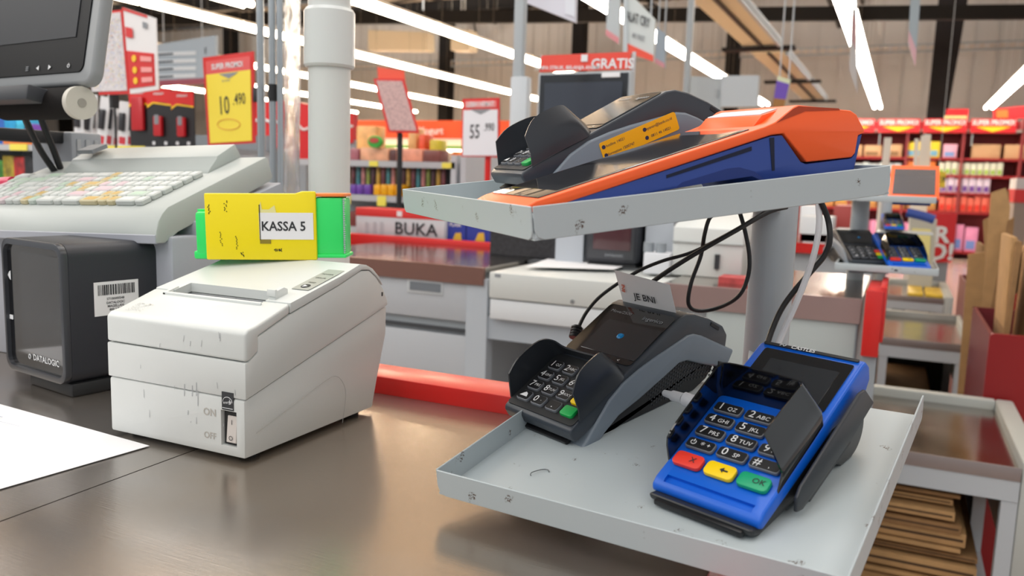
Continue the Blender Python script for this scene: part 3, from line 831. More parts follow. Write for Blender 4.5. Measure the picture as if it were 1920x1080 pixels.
for r_ in range(6):
    x = -.0365 - 0.0
    y = .0085 + r_ * .0158
    first = True
    while x > -.34:
        wk = random.choice([.0135, .0135, .0135, .0135, .029])
        if r_ == 0 and x > -.07 and not first: wk = .029
        ci = random.choices([0, 1, 2, 3], [7, 1.5, 1.2, .8])[0]
        if r_ in (0, 1) and -.115 < x < -.09: ci = 2
        kk = one(prism(rrect(wk - .0020, .0140, .0015, 2), 0, .0062, 'z', .0012, 1), mat(kc[ci][1], kc[ci][0], .45))
        kk.add(cbox(-wk * .3, wk * .3, -.0042, .0042, .0062, .0064), mat(kc[ci][1] + '_insert', {0: '#cdd1cf', 1: '#aec6b2', 2: '#c4a35c', 3: '#d2b6bd'}[ci], .5))
        kk.build('keycap', ks, MKK @ T(x - wk / 2, y, 0))
        x -= wk + .0002; first = False

# black countertop scanner
MSC = T(-.7185, .53, CT) @ RZ(-8.9)
sc = thing('barcode_scanner', 'black box-shaped barcode scanner with a glass window below the keyboard', 'scanner', MSC)
Wn, Hn = .1175, .138
outer = rrect(Wn, Hn, .013, 6, -Wn / 2, .013 + Hn / 2)
o_ = one(prism([(x, z) for x, z in outer], .004, .115, 'y', .0, 2), mat('scanner_shell', '#2a2c33', .5)).build('housing', sc)
fr = one(prism([(x, z) for x, z in outer], -.003, .0045, 'y', .0015, 2), mat('scanner_bezel', '#3a3c41', .3)).build('front_bezel', sc)
inner = rrect(Wn - .009, Hn - .012, .010, 6, -Wn / 2, .013 + Hn / 2)
cut(fr, prism(inner, -.01, .002, 'y'))
g = one(prism(rrect(Wn - .0095, Hn - .0125, .0098, 6, -Wn / 2, .013 + Hn / 2), .001, .0022, 'y'), mat('scanner_inner_black', '#101114', .12, coat=.8))
g.build('inner_frame', sc)
g = one(prism(rrect(.078, .101, .003, 3, -Wn / 2 + .010, .013 + Hn / 2 + .005), .0002, .0012, 'y'), mat('scanner_window_glass', '#1d2025', .04, 0.25, coat=1.0))
g.build('window', sc)
g = G()
g.add(text('DATALOGIC', .0088, 0, .015), M_INKW, T(-.043, .0006, .0315) @ UP)
g.add(tube([(-.0745 + .002 * math.cos(a), .0004, .0315 + .0022 * math.sin(a)) for a in [PI * k / 4 for k in range(9)]], .0005, 5, 2), M_INKW)
g.add(([Vector((-.1125, .0005, .112)), Vector((-.1095, .0005, .1085)), Vector((-.1065, .0005, .107)), Vector((-.1065, .0005, .117)), Vector((-.1095, .0005, .1155))], [[0, 1, 2, 3, 4]]), M_INKW)
g.add(cbox(-.1125, -.1055, .0003, .0006, .066, .0705), M_INKW)
g.build('front_markings', sc)
one(cbox(-.085, -.002, .004, .10, 0, .0135, .002), M_BLACK_M).build('foot', sc)
g = one(cbox(-.0002, .0003, .028, .075, .078, .112, .0), M_WHITE)
random.seed(2)
yy = .032
while yy < .071:
    wv = random.choice([.0006, .0011, .0016]); g.add(cbox(.0002, .0005, yy, yy + wv, .0985, .109), M_INK); yy += wv + random.choice([.0006, .001])
MTX = RZ(90) @ RX(90)
for z, s in ((.0945, '57100000548'), (.0905, 'DATALOGIC'), (.0870, 'MAGELLAN'), (.0835, '800 1.8 A')):
    g.add(text(s, .0034, 0, .02), M_INK, T(.0005, .05, z) @ MTX)
g.build('barcode_sticker', sc)

# monitor on its stand
MM = T(-.846, .66, CAM_Z + .096) @ RZ(-7.7) @ RX(-10)
mo = thing('monitor', 'grey framed monitor with dark screen, cut off at the upper left', 'monitor', MM)
one(prism(rrect(.36, .285, .016, 6, -.18 + .006, .1425 - .006), .0035, .019, 'y', .005, 3), mat('monitor_frame', '#8e9193', .38)).build('frame', mo, Matrix.Identity(4))
one(prism([(x, z) for x, z in rrect(.344, .262, .010, 6, -.18 - .004, .1425 - .003)], .002, .005, 'y', .0005, 1), mat('monitor_bezel_matte', '#06070b', .45, spec=.15)).build('bezel', mo)
one(cbox(-.345, -.034, .0012, .0022, .050, .255), mat('monitor_panel', '#25282e', .5, spec=.3)).build('screen', mo)
g = G()
g.add(([Vector((-.111, .001, .0165)), Vector((-.105, .001, .0135)), Vector((-.105, .001, .0195))], [[0, 1, 2]]), M_INKW)
g.add(([Vector((-.078, .001, .0165)), Vector((-.084, .001, .0195)), Vector((-.084, .001, .0135))], [[0, 1, 2]]), M_INKW)
g.add(tube([(-.041 + .0022 * math.sin(R(a)), .0012, .0165 + .0022 * math.cos(R(a))) for a in range(40, 321, 35)], .0004, 5, 2), M_INKW)
g.add(cbox(-.0413, -.0407, .001, .0014, .0165, .0197), M_INKW)
for k in range(3): g.add(cbox(-.135, -.129, .001, .0014, .0142 + k * .0022, .0151 + k * .0022), M_INKG)
g.build('button_marks', mo)
one(cbox(-.36, -.062, -.030, .012, -.031, -.013, .003), mat('speaker_bar', '#34363b', .5)).build('speaker_bar', mo)
st = thing('monitor_stand', 'grey monitor stand column with round cream hinge cap behind the keyboard', 'stand', T(-1.095, .80, CT))
A = at(150, 193, y=.665) - st.matrix_world.translation
g = one(cyl(A + Vector((-.16, .02, 0)), A, .0185, n=36), mat('hinge_brown_black', '#0e0b0b', .8, spec=.2)); hb_ = g.build('hinge_barrel', st)
g = one(cyl(A + Vector((-.004, .0005, 0)), A + Vector((.004, -.0005, 0)), .0188, n=40), mat('cream_plastic', '#c9c5ba', .5))
g.add(cyl(A + Vector((.003, -.0004, 0)), A + Vector((.0046, -.0006, 0)), .0052, n=24), mat('cap_ring', '#9b978e', .4)); g.build('hinge_cap', hb_)
one(prism([(-.050, .0), (.036, .0), (.036, .05), (-.05, .05)], 0, .272, 'z', .004, 2), mat('stand_grey', '#999fa6', .4)).build('column', st)
for k in range(3):
    one(cbox(.0365, .0375, .008 + k * .014, .014 + k * .014, .01, .262), M_GREY).build('column_rib', st)
one(cbox(-.02, .02, -.12, .02, .255, .272, .003), M_BLACK_M).build('tilt_arm', st)
cable('cable', [at(38, 200, y=.68), at(55, 240, y=.70), at(78, 285, y=.72), at(103, 322, y=.74)], .0042, M_CABLE, 'thick black cable running down from the monitor, the left one')
cable('cable', [at(68, 195, y=.69), at(82, 235, y=.71), at(100, 280, y=.73), at(113, 315, y=.745)], .0042, M_CABLE, 'thick black cable running down from the monitor, the right one')
g = one(tube([at(-30, 348, y=.70), at(5, 343, y=.70), at(24, 342, y=.70)], .0075, 14, 4), mat('pink_plastic', '#e0305c', .35))
tag(g.build('marker_pen'), 'pink rounded plastic end lying at the left edge on the keyboard', 'marker')

# round pipe with a sleeve
pp = thing('upright_pipe', 'white round upright pipe with a wider sleeve at its top behind the printer', 'pipe', T(-.645, .84, 0))
one(cyl((0, 0, 0), (0, 0, CAM_Z + .45), .0254, n=48), mat('white_pipe', '#d9dcda', .35, bump=.02)).build('pipe', pp)
g = one(cyl((0, 0, CAM_Z + .1245), (0, 0, CAM_Z + .1275), .0285, .0305, n=48), mat('white_pipe_sleeve', '#d9dddc', .3))
g.add(cyl((0, 0, CAM_Z + .1275), (0, 0, CAM_Z + .19), .0305, n=48), mat('white_pipe_sleeve', '#d9dddc', .3))
g.add(cyl((0, 0, CAM_Z + .19), (0, 0, CAM_Z + .194), .0305, .028, n=48), mat('white_pipe_sleeve', '#d9dddc', .3))
g.build('sleeve', pp)
one(cyl((0, 0, 0), (0, 0, .01), .05, n=32), M_GREY).build('floor_flange', pp)

# three slim chromed tubes with a clear plastic roll beside them
for u, r_, lb in ((490, .0052, 'leftmost of the three slim metal tubes left of the white pipe'), (512, .0048, 'middle slim metal tube with a black clamp, left of the white pipe'), (526, .0042, 'rightmost of the three slim metal tubes left of the white pipe')):
    P_ = at(u, 300, y=1.25)
    tb = thing('metal_tube', lb, 'tube', T(P_.x, 1.25, 0))
    one(cyl((0, 0, 0), (0, 0, CAM_Z + .6), r_ * 1.35, n=20), mat('satin_tube', '#aeb5ba', .28, .7)).build('tube', tb)
    if u == 512:
        z0, z1 = at(512, 190, y=1.25).z, at(512, 158, y=1.25).z
        one(cyl((0, 0, z0), (0, 0, z1), .0085, n=20), M_BLACK_M).build('clamp', tb)
        one(cyl((0, 0, z0 - .02), (0, 0, z1 + .30), .0066, n=20), mat('satin_tube', '#aeb5ba', .28, .7)).build('outer_tube', tb)
    one(cyl((0, 0, 0), (0, 0, .006), .02, n=20), M_GREY_D).build('foot', tb)
P_ = at(548, 200, y=1.3)
g = G()
rows = []
for i in range(30):
    z = .05 + i * .06; row = []
    for k in range(13):
        a = 2 * PI * k / 12; rr_ = .015 + .003 * math.sin(a * 3 + i * 1.3) + .0025 * math.sin(i * .9 + a)
        row.append(Vector((P_.x + rr_ * math.cos(a), 1.3 + rr_ * math.sin(a), z)))
    rows.append(row)
tag(one(sheet(rows, .0005), mat('clear_plastic_wrap', '#eef2f5', .08, trans=.85, spec=.6, alpha=.55)).build('plastic_wrap'), 'clear crinkled plastic wrap hanging beside the three slim metal tubes', 'plastic wrap')

# ================================================================== THE HALL
g = G().add(cbox(-34, 12, -6, 24, -.1, 0), mat('beige_floor_tiles', '#b9a79d', .16, noise=.05, nscale=2))
struct('floor', g)
M_WALLP = mat('warm_grey_wall_panel', '#bebcb8', .8, noise=.05, nscale=.6)
g = G().add(cbox(-34, 12, 23, 23.2, 0, 6.2), M_WALLP)
for k in range(92):
    g.add(cbox(-33.8 + k * .5, -33.76 + k * .5, 22.97, 23, 0, 6.2), M_WALLP)
struct('wall_back', g)
struct('wall_left', G().add(cbox(-34.2, -34, -6, 24, 0, 6.2), M_WALLP))
M_ROOF = mat('brown_grey_roof_sheet', '#968671', .85, noise=.08, nscale=.8)
g = G().add(cbox(-34, 12, -6, 24, 6.0, 6.1), M_ROOF)
for k in range(150): g.add(cbox(-33.9 + k * .3, -33.82 + k * .3, -6, 24, 5.97, 6.0), M_ROOF)
struct('ceiling', g)
M_BEAM = mat('dark_brown_steel', '#261e17', .6)
M_BEAM2 = mat('near_black_steel', '#0f0c0b', .7, spec=.2)
for i, (y, z, h_) in enumerate(((3.0, 5.1, .35), (6.0, 5.0, .35), (9.5, 5.1, .3), (15.5, 4.85, .3), (19.0, 5.2, .3))):
    g = G().add(cbox(-34, 12, y, y + .12, z, z + h_), M_BEAM if i < 3 else M_BEAM2)
    g.add(cbox(-34, 12, y - .08, y + .2, z, z + .03), M_BEAM2)
    b_ = g.build('trim_%d' % (i + 1)); b_['kind'] = 'structure'
for i, (x) in enumerate((-1.8, -6.8, -12, -18)):
    g = G()
    for k in range(8):
        a0 = Vector((x, 2 + k * 2.6, 5.15)); a1 = Vector((x + .5, 3.3 + k * 2.6, 5.6)); a2 = Vector((x, 4.6 + k * 2.6, 5.15))
        g.add(cyl(a0, a1, .03, n=6), M_BEAM); g.add(cyl(a1, a2, .03, n=6), M_BEAM)
    g.add(cyl((x, 1, 5.1), (x, 23, 5.1), .05, n=8), M_BEAM); g.add(cyl((x + .5, 1, 5.65), (x + .5, 23, 5.65), .05, n=8), M_BEAM)
    b_ = g.build('trim_%d' % (i + 6)); b_['kind'] = 'structure'
g = G().add(([Vector((-34, 12, 4.65)), Vector((12, 12, 2.72)), Vector((12, 12, 2.85)), Vector((-34, 12, 4.95)), Vector((-34, 12.1, 4.65)), Vector((12, 12.1, 2.72)), Vector((12, 12.1, 2.85)), Vector((-34, 12.1, 4.95))], [[0, 1, 2, 3], [7, 6, 5, 4], [0, 4, 5, 1], [3, 2, 6, 7], [1, 5, 6, 2], [0, 3, 7, 4]]), M_BEAM2)
b_ = g.build('trim_14'); b_['kind'] = 'structure'
# portal column in front of the back wall
a0, a1 = at(1787, 0, y=20), at(1757, 215, y=20)
g = G()
for dx in (-1, 1): pass
dr = (a0 - a1) / (a0.z - a1.z)
bt = a1 + dr * (0 - a1.z); tp = a1 + dr * (5.9 - a1.z)
g.add(([bt + Vector((-.11, -.15, 0)), bt + Vector((.11, -.15, 0)), bt + Vector((.11, .15, 0)), bt + Vector((-.11, .15, 0)), tp + Vector((-.3, -.15, 0)), tp + Vector((.3, -.15, 0)), tp + Vector((.3, .15, 0)), tp + Vector((-.3, .15, 0))],
       [[0, 1, 5, 4], [1, 2, 6, 5], [2, 3, 7, 6], [3, 0, 4, 7], [0, 3, 2, 1], [4, 5, 6, 7]]), mat('column_steel', '#120d0d', .7, spec=.2))
tag(g.build('portal_column'), 'dark steel column leaning at the back wall above the red shelves', 'column')
for k in range(7):
    x = -4.2 - k * 4.2
    g = G().add(cbox(x - .16, x + .16, 21.8, 22.2, 0, 6), M_BEAM2)
    tag(g.build('wall_column'), 'dark steel column standing along the back wall, far left part of the hall', 'column', 'columns along the back wall')
# wall-mounted ladder-like rail across the back wall
z = at(1700, 99, y=22).z
g = G().add(cbox(-34, 11, 21.96, 22.0, z + .16, z + .2), M_GREY_D).add(cbox(-34, 11, 21.96, 22, z, z + .04), M_GREY_D)
for k in range(220): g.add(cbox(-33.9 + k * .2, -33.8 + k * .2, 21.98, 22, z + .04, z + .16), mat('pale_rung', '#b8aea2', .6))
tag(g.build('cable_ladder'), 'long pale cable ladder crossing in front of the back wall', 'cable ladder')
# suspended duct-like cable tray running away from us
g = G()
for y0 in (5.0, 8.6, 12.4, 16.0):
    y1 = y0 + 3.2
    g.add(cbox(-2.13, -1.62, y0, y1, CAM_Z + 1.86, CAM_Z + 1.88), mat('pale_tray_underside', '#b4a98c', .7))
    g.add(cbox(-1.90, -1.86, y0, y1, CAM_Z + 1.83, CAM_Z + 1.86), M_BEAM)
    g.add(cbox(-1.66, -1.62, y0, y1, CAM_Z + 1.82, CAM_Z + 1.93), M_GREY_D)
    g.add(cbox(-2.40, -1.45, y1 - .1, y1 + .12, CAM_Z + 1.80, CAM_Z + 1.84), M_BEAM2)
tag(g.build('hanging_duct'), 'flat hanging duct with dark cross bars running away under the roof', 'duct')

# fluorescent rows
M_TUBE = mat('lit_tube_neutral', '#fff6ea', .5, emit=24)
M_TUBEW = mat('lit_tube_warm', '#ffe9cc', .5, emit=24)
M_FIX = mat('fitting_white', '#d9d5cb', .6)
def fitting(mt):
    t = thing('fluorescent_light', 'x', 'ceiling light', T(0, 0, 0))
    one(cbox(-.09, .09, -.70, .70, .045, .075), M_FIX).build('housing', t)
    for sx in (-1, 1):
        one(cyl((sx * .062, -.69, .02), (sx * .062, .69, .02), .033, n=10), mt).build('tube', t)
    for sy in (-.5, .5):
        one(cyl((0, sy, .075), (0, sy, 3.12), .0022, n=5), mat('thin_wire', '#6b6256', .6)).build('hanger', t)
    return t
protos = {}
ROWS = [(1.55, 14.6, 22, 0, 'right of the dark column'), (-.68, 8.6, 22, 0, 'in the steep twin row above the red shelves'), (-3.0, 7.6, 20, 0, 'in the row passing behind the hanging white signs'), (-5.45, 7.0, 17, 1, 'in the bright row right of the white pipe'),
        (-7.87, 6.2, 20, 1, 'in the second row right of the white pipe'), (-10.6, 7.5, 20, 1, 'in the third row right of the white pipe'), (-13.2, 9, 21.5, 1, 'in the fourth row, behind the red flyer holder'), (-15.4, 12, 22, 1, 'in the lowest and farthest row')]
for x, y0, y1, wm, ds in ROWS:
    y = y0
    while y < y1 - .7:
        if wm not in protos: protos[wm] = fitting([M_TUBE, M_TUBEW][wm]); o = protos[wm]
        else: o = copy_tree(protos[wm])
        o.matrix_world = T(x, y, CAM_Z + 1.8)
        o['label'] = 'lit twin fluorescent light ' + ds; o['group'] = 'ceiling lights ' + ds
        y += 1.44
o = copy_tree(protos[1]); o.matrix_world = T(-6.8, 6.7, CAM_Z + 1.8) @ T(0, 0, 0); o['label'] = 'single fluorescent light at the top edge of the photo, left of the white pipe'
if 'group' in o: del o['group']

# ================================================================== LANE 2 BEHIND
YF = 1.85
def slab(u0, v0, u1, v1, y, dep, r=0.):
    um, vm = (u0 + u1) / 2, (v0 + v1) / 2
    return cbox(at(u0, vm, y=y).x, at(u1, vm, y=y).x, y, y + dep, at(um, v1, y=y).z, at(um, v0, y=y).z, r)
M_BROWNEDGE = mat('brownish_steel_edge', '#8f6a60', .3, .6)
c2 = thing('checkout_counter', 'grey steel checkout counter of the next lane with drawer and door, right behind ours', 'checkout counter', T(-.94, YF, 0))
Ic = c2.matrix_world.inverted()
def P2(vf): return vf, Ic
def addc(parts, name, parent=c2, inv=Ic):
    g = G()
    for vf, m_ in parts: g.add(vf, m_, inv)
    return g.build(name, parent)
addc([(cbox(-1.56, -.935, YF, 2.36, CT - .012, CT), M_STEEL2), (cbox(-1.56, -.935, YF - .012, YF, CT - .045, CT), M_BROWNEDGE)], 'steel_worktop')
addc([(cbox(-1.55, -.955, YF + .01, 2.34, .05, CT - .013), M_GREY), (cbox(-.985, -.925, YF - .006, YF + .03, .05, CT - .03), mat('pale_post_paint', '#b4bbc2', .5))], 'cabinet_body')
dz = at(780, 460 + 18, y=YF).z
addc([(slab(650, 512, 893, 592, YF - .004, .012, .001), mat('drawer_grey', '#b3b7bc', .5))], 'drawer')
addc([(slab(763, 520, 830, 551, YF - .007, .004, .001), mat('handle_rim_grey', '#c2c7ca', .45)), (slab(768, 530, 826, 546, YF - .0085, .003), mat('handle_recess', '#6f757c', .6))], 'recessed_handle', bpy.data.objects['drawer'], Matrix.Identity(4) @ bpy.data.objects['drawer'].matrix_world.inverted() @ Ic)
addc([(slab(650, 618, 889, 760, YF - .004, .012, .001), mat('drawer_grey', '#b3b7bc', .5))], 'door')
addc([(cbox(-1.55, -.96, YF - .004, YF, at(780, 612, y=YF).z - .002, at(780, 606, y=YF).z), mat('gap_shadow', '#3b3e42', .7))], 'door_gap')
# recessed middle bay with cash drawer shelf
zt, zb = at(1080, 612, y=YF).z, at(1080, 655, y=YF).z
addc([(cbox(-.925, -.475, YF, 2.34, zb, zt), mat('bay_shelf_grey', '#aab2ba', .5)), (cbox(-.925, -.475, 2.32, 2.34, .05, CT - .05), M_GREY_D), (cbox(-.93, -.475, YF + .25, 2.36, CT - .012, CT), mat('dark_speckled_top', '#55585b', .35, noise=.3, nscale=120))], 'middle_bay')
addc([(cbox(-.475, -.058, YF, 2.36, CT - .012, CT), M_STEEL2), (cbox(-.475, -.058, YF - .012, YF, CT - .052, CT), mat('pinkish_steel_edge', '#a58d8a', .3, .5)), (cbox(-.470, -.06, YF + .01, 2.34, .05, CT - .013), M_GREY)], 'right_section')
addc([(slab(1318, 590, 1598, 790, YF - .006, .012, .001), mat('door_green_grey', '#a9b1b0', .5)), (slab(1598, 590, 1600, 790, YF - .008, .012), M_GREY_D)], 'right_door')
addc([(cbox(-1.55, -.06, 2.3, 2.34, 0, .05), M_GREY_D)], 'plinth')
# white cash drawer in the bay
cd = thing('cash_drawer', 'white steel cash drawer lying in the bay of the next counter', 'cash drawer', T(-.70, YF - .02, at(1080, 612, y=YF).z))
Id = cd.matrix_world.inverted(); zq = at(1080, 612, y=YF).z
x0, x1 = at(918, 540, y=YF - .02).x, at(1252, 560, y=YF - .02).x
zc = at(1080, 574, y=YF - .02).z; zt2 = at(960, 513, y=YF - .02).z
g = one(cbox(x0 + .002, x1, YF - .02, YF + .38, zq, zc - .003, .002), mat('drawer_white', '#d5d9dc', .4)); o = g.build('drawer_body', cd, Id)
g = one(cbox(x0, x1, YF - .024, YF + .40, zc, zt2, .003), mat('drawer_white2', '#c9ccc9', .4)); g.build('top_housing', cd, Id)
a = at(1073, 566, y=YF - .026)
one(cyl(a, a + Vector((0, .006, 0)), .0052, n=16), M_CHROME).build('lock', cd, Id)
a = at(933, 517, y=YF - .025)
one(cbox(a.x - .008, a.x + .008, YF - .0246, YF - .0236, a.z - .004, a.z + .004), M_INKG).build('badge', cd, Id)
def q4(us, z, m_, name, lab, cat):
    ps = [at(u, v, z=z) for u, v in us]
    rows = [[ps[0].lerp(ps[1], k / 4) for k in range(5)], [ps[3].lerp(ps[2], k / 4) for k in range(5)]]
    return tag(one(sheet(rows, -.0006), m_).build(name), lab, cat)
q4([(1030, 484), (1215, 485), (1150, 505), (985, 500)], CT + .003, M_WHITE, 'paper_sheet', 'white paper sheet on top of the next lane counter, beside the white cash drawer', 'paper')

# red rail at its back, and the boxes standing there
addr = one(cbox(-2.3, -1.18, 2.37, 2.41, CT - .03, CT + .016, .002), M_RED_RAIL)
tag(addr.build('edge_rail'), 'red edge rail along the back of the next lane worktop, under the BUKA box', 'rail')
bx = thing('counter_sign_box', 'long grey and red box sign reading BUKA on the next counter', 'sign', T(0, 2.43, 0))
zb_ = at(745, 452, y=2.42).z
xa, xb = at(664, 420, y=2.42).x, at(831, 420, y=2.42).x
one(cbox(xa, xb, 0, .08, zb_, at(745, 408, y=2.42).z, .002), mat('sign_grey_board', '#c4c9cd', .6)).build('box_body', bx)
one(cbox(xa - .001, xb - .002, -.002, .082, at(745, 409, y=2.42).z, at(745, 393, y=2.42).z, .003), mat('sign_red_lid', '#d93a38', .5)).build('red_lid', bx)
am = at(777, 431, y=2.42)
g = one(text('BUKA', .058, 0, .012, sx=1.15), M_INK, T(am.x, -.003, am.z) @ UP)
for u in (685, 700, 713): 
    a = at(u, 428, y=2.42); g.add(cbox(a.x - .007, a.x + .006, -.002, 0, a.z - .022, a.z + .022), mat('faint_drawing', '#b0b5ba', .7))
a = at(747, 401, y=2.42); g.add(cbox(a.x - .01, a.x + .01, -.004, 0, a.z - .009, a.z + .009), M_WHITE)
g.build('lettering', bx)
# posts that carry the box off the floor
one(cbox(xa + .03, xa + .06, .02, .06, 0, zb_), M_GREY_D).build('support', bx)
one(cbox(xb - .06, xb - .03, .02, .06, 0, zb_), M_GREY_D).build('support', bx)
for k, (u0, u1) in enumerate(((834, 873), (875, 917))):
    z0_, z1_ = at(u0, 451, y=2.45).z, at(u0, 411, y=2.45).z
    g = one(cbox(at(u0, 430, y=2.45).x, at(u1, 430, y=2.45).x, 2.45, 2.49, CT - .03 + .0, z1_), mat('blue_pack', '#2a3c9c', .4))
    xm = at((u0 + u1) / 2, 430, y=2.45).x
    g.add(text('PLAIR', .018, 0, .02), M_INKW, T(xm, 2.449, z1_ - .017) @ UP)
    a = at((u0 * .4 + u1 * .6), 443, y=2.45)
    g.add(prism([(a.x - .018, z0_ + .001), (a.x + .018, z0_ + .001), (a.x + .014, z0_ + .03), (a.x - .006, z0_ + .028)], 2.448, 2.45, 'y'), mat('pack_yellow', '#e3b93c', .5))
    tag(g.build('snack_pack'), ['blue snack pack lettered in white, directly right of the BUKA box', 'blue snack pack with more yellow, farther right of the BUKA box'][k], 'snack pack')
g = one(cbox(at(833, 430, y=2.45).x - .01, at(918, 430, y=2.45).x + .01, 2.44, 2.5, .0, CT - .0301), M_RED)
tag(g.build('pack_stand'), 'red stand below the two blue snack packs', 'stand')
# wire basket
z0_ = CT
xa, xb = at(919, 460, y=2.15).x, at(1043, 460, y=2.15).x
bk = thing('shopping_basket', 'dark woven plastic basket on the next counter under the upper tray', 'basket', T((xa + xb) / 2, 2.25, z0_))
hwx = (xb - xa) / 2
for name, args in (('side_wall', (-hwx, hwx, -.1, -.095)), ('side_wall', (-hwx, hwx, .095, .1)), ('side_wall', (-hwx, -hwx + .005, -.095, .095)), ('side_wall', (hwx - .005, hwx, -.095, .095))):
    one(cbox(args[0], args[1], args[2], args[3], .002, .085), mat('basket_black', '#2b2a2e', .5, noise=.5, nscale=90, bump=.8, bscale=160)).build(name, bk)
one(cbox(-hwx, hwx, -.1, .1, 0, .004), mat('basket_black', '#2b2a2e', .5)).build('base', bk)
one(cbox(-hwx * .6, hwx * .6, -.06, .06, .004, .05, .01), mat('mixed_wrappers', '#a04050', .5, noise=.6, nscale=50)).build('wrapped_goods', bk)

# second POS station
ps_ = thing('checkout_computer', 'grey checkout computer stand of the next lane with dark scanner bay', 'cash register', T(-.7, 2.12, CT))
def pa(vf, m_, name, par, y0=None): return one(vf, m_).build(name, par, par.matrix_world.inverted())
M_ST2 = mat('stand_blue_grey', '#b4bac2', .5)
x = lambda u, y=2.12: at(u, 450, y=y).x
pa(cbox(x(1042), x(1094), 2.12, 2.34, CT, CT + .25), M_ST2, 'left_column', ps_)
pa(cbox(x(1210), x(1262), 2.12, 2.34, CT, CT + .25), M_ST2, 'right_column', ps_)
pa(cbox(x(1094), x(1210), 2.30, 2.34, CT, CT + .25), mat('dark_cavity_panel', '#26272b', .6), 'back_panel', ps_)
pa(cbox(x(1036), x(1268), 2.08, 2.38, CT + .25, CT + .30, .01), M_HOUS, 'keyboard_housing', ps_)
s2 = thing('barcode_scanner', 'dark barcode scanner with reddish window on the next lane', 'scanner', T(-.72, 2.1, CT))
pa(cbox(x(1103), x(1203), 2.09, 2.22, CT + .008, CT + .175, .015), mat('scanner_shell', '#2a2c33', .5), 'housing', s2)
pa(cbox(x(1120), x(1190), 2.084, 2.0895, CT + .045, CT + .16, .002), mat('scanner_window_red', '#4a2a30', .15, coat=.5), 'window', s2)
pa(cbox(x(1110), x(1196), 2.087, 2.0905, CT + .02, CT + .172, .004), mat('scanner_bezel', '#3a3c41', .3), 'front_bezel', s2)
a = at(1150, 472, y=2.08); 
g = one(text('DATALOGIC', .009, 0, .02), M_INKG, T(a.x, 2.0865, CT + .031) @ UP); g.build('lettering', s2, s2.matrix_world.inverted())
pa(cbox(x(1108), x(1198), 2.10, 2.2, CT, CT + .0085), M_BLACK_M, 'foot', s2)
# printer of the next lane
p2 = thing('receipt_printer', 'off-white receipt printer on the next lane, seen through the cable loop', 'printer', T(0, 0, 0))
xa, xb = at(1262, 440, y=2.02).x, at(1395, 440, y=2.02).x
pa(prism([(2.02, CT), (2.2, CT), (2.21, CT + .13), (2.17, CT + .165), (2.02, CT + .12)], xa, xb, 'x', .004, 2), M_PRINT, 'housing', p2)
pa(prism([(2.015, CT + .082), (2.015, CT + .084), (2.2, CT + .084), (2.2, CT + .082)], xa - .0005, xb + .0005, 'x'), mat('seam_grey', '#8b8e8c', .7), 'seam', p2)
a = at(1345, 474, y=2.01)
pa(cbox(a.x - .006, a.x + .005, 2.012, 2.02, CT + .022, CT + .058), M_INK, 'switch', p2)
bb = thing('small_box', 'small white box with grey items between scanner and printer of the next lane', 'box', T(0, 0, 0))
pa(cbox(at(1207, 470, y=2.0).x, at(1256, 470, y=2.0).x, 2.0, 2.08, CT, CT + .052, .003), mat('box_white', '#d4d6db', .5), 'box_body', bb)
for u in (1217, 1240):
    a = at(u, 455, y=2.03); pa(cyl((a.x, 2.03, CT + .052), (a.x, 2.03, CT + .076), .013, n=14), M_GREY_D, 'tape_roll', bb)
bk_ = one(cbox(at(1352, 492, y=1.95).x, at(1415, 492, y=1.95).x, 1.93, 2.0, CT, CT + .014), mat('booklet_red', '#c04a4a', .5, noise=.4, nscale=40))
tag(bk_.build('booklet'), 'red booklet on the next counter, left of the round tray post', 'booklet')
# monitor of the next lane with the GRATIS board
m2 = thing('monitor', 'dark monitor seen above the black terminal on the upper tray', 'monitor', T(0, 0, 0))
def quad_box(us, y, dep, m_, name, par):
    f = [at(u, v, y=y) for u, v in us]; b = [p + Vector((0, dep, 0)) for p in f]
    return one((f + b, [[0, 1, 2, 3], [7, 6, 5, 4], [0, 4, 5, 1], [1, 5, 6, 2], [2, 6, 7, 3], [3, 7, 4, 0]]), m_).build(name, par, par.matrix_world.inverted() if par else None)
quad_box([(1005, 262), (1178, 262), (1183, 132), (1010, 138)], 2.1, .03, mat('monitor_rim_white', '#b9bec2', .5), 'frame', m2)
quad_box([(1008, 262), (1172, 262), (1178, 136), (1013, 141)], 2.095, .005, mat('monitor_bezel', '#15171d', .12, coat=.6), 'bezel', m2)
quad_box([(1018, 262), (1160, 262), (1168, 152), (1021, 156)], 2.092, .003, mat('monitor_panel_blue', '#343944', .16, coat=.3), 'screen', m2)
quad_box([(1128, 145), (1162, 144), (1162, 135), (1128, 136)], 2.090, .004, M_WHITE, 'sticker', m2)
pa(cbox(at(1090, 250, y=2.14).x - .03, at(1090, 250, y=2.14).x + .03, 2.14, 2.19, CT + .29, CT + .5), M_GREY, 'neck', m2)
gs = thing('sign_board', 'red sign board ending in the word GRATIS above the monitor', 'sign', T(0, 0, 0))
M_SRED = mat('sign_red', '#e0493a', .5)
quad_box([(1011, 135), (1181, 130), (1182, 97), (1015, 104)], 2.15, .006, M_SRED, 'board', gs)
a = at(1148, 120, y=2.148)
g = one(text('GRATIS', .036, 0, .02), M_INKW, T(a.x, 2.148, a.z) @ RY(1) @ UP)
a = at(1065, 127, y=2.148); g.add(text('JUMPA STRUK, BELANJA ANDA', .0135, 0, .02), M_INKW, T(a.x - .004, 2.148, a.z) @ RY(1) @ UP)
a = at(1096, 109, y=2.148); g.add(cbox(a.x - .009, a.x + .009, 2.146, 2.149, a.z - .009, a.z + .009), M_INKW)
g.build('lettering', gs, Matrix.Identity(4))
xg = at(1186, 150, y=2.16).x
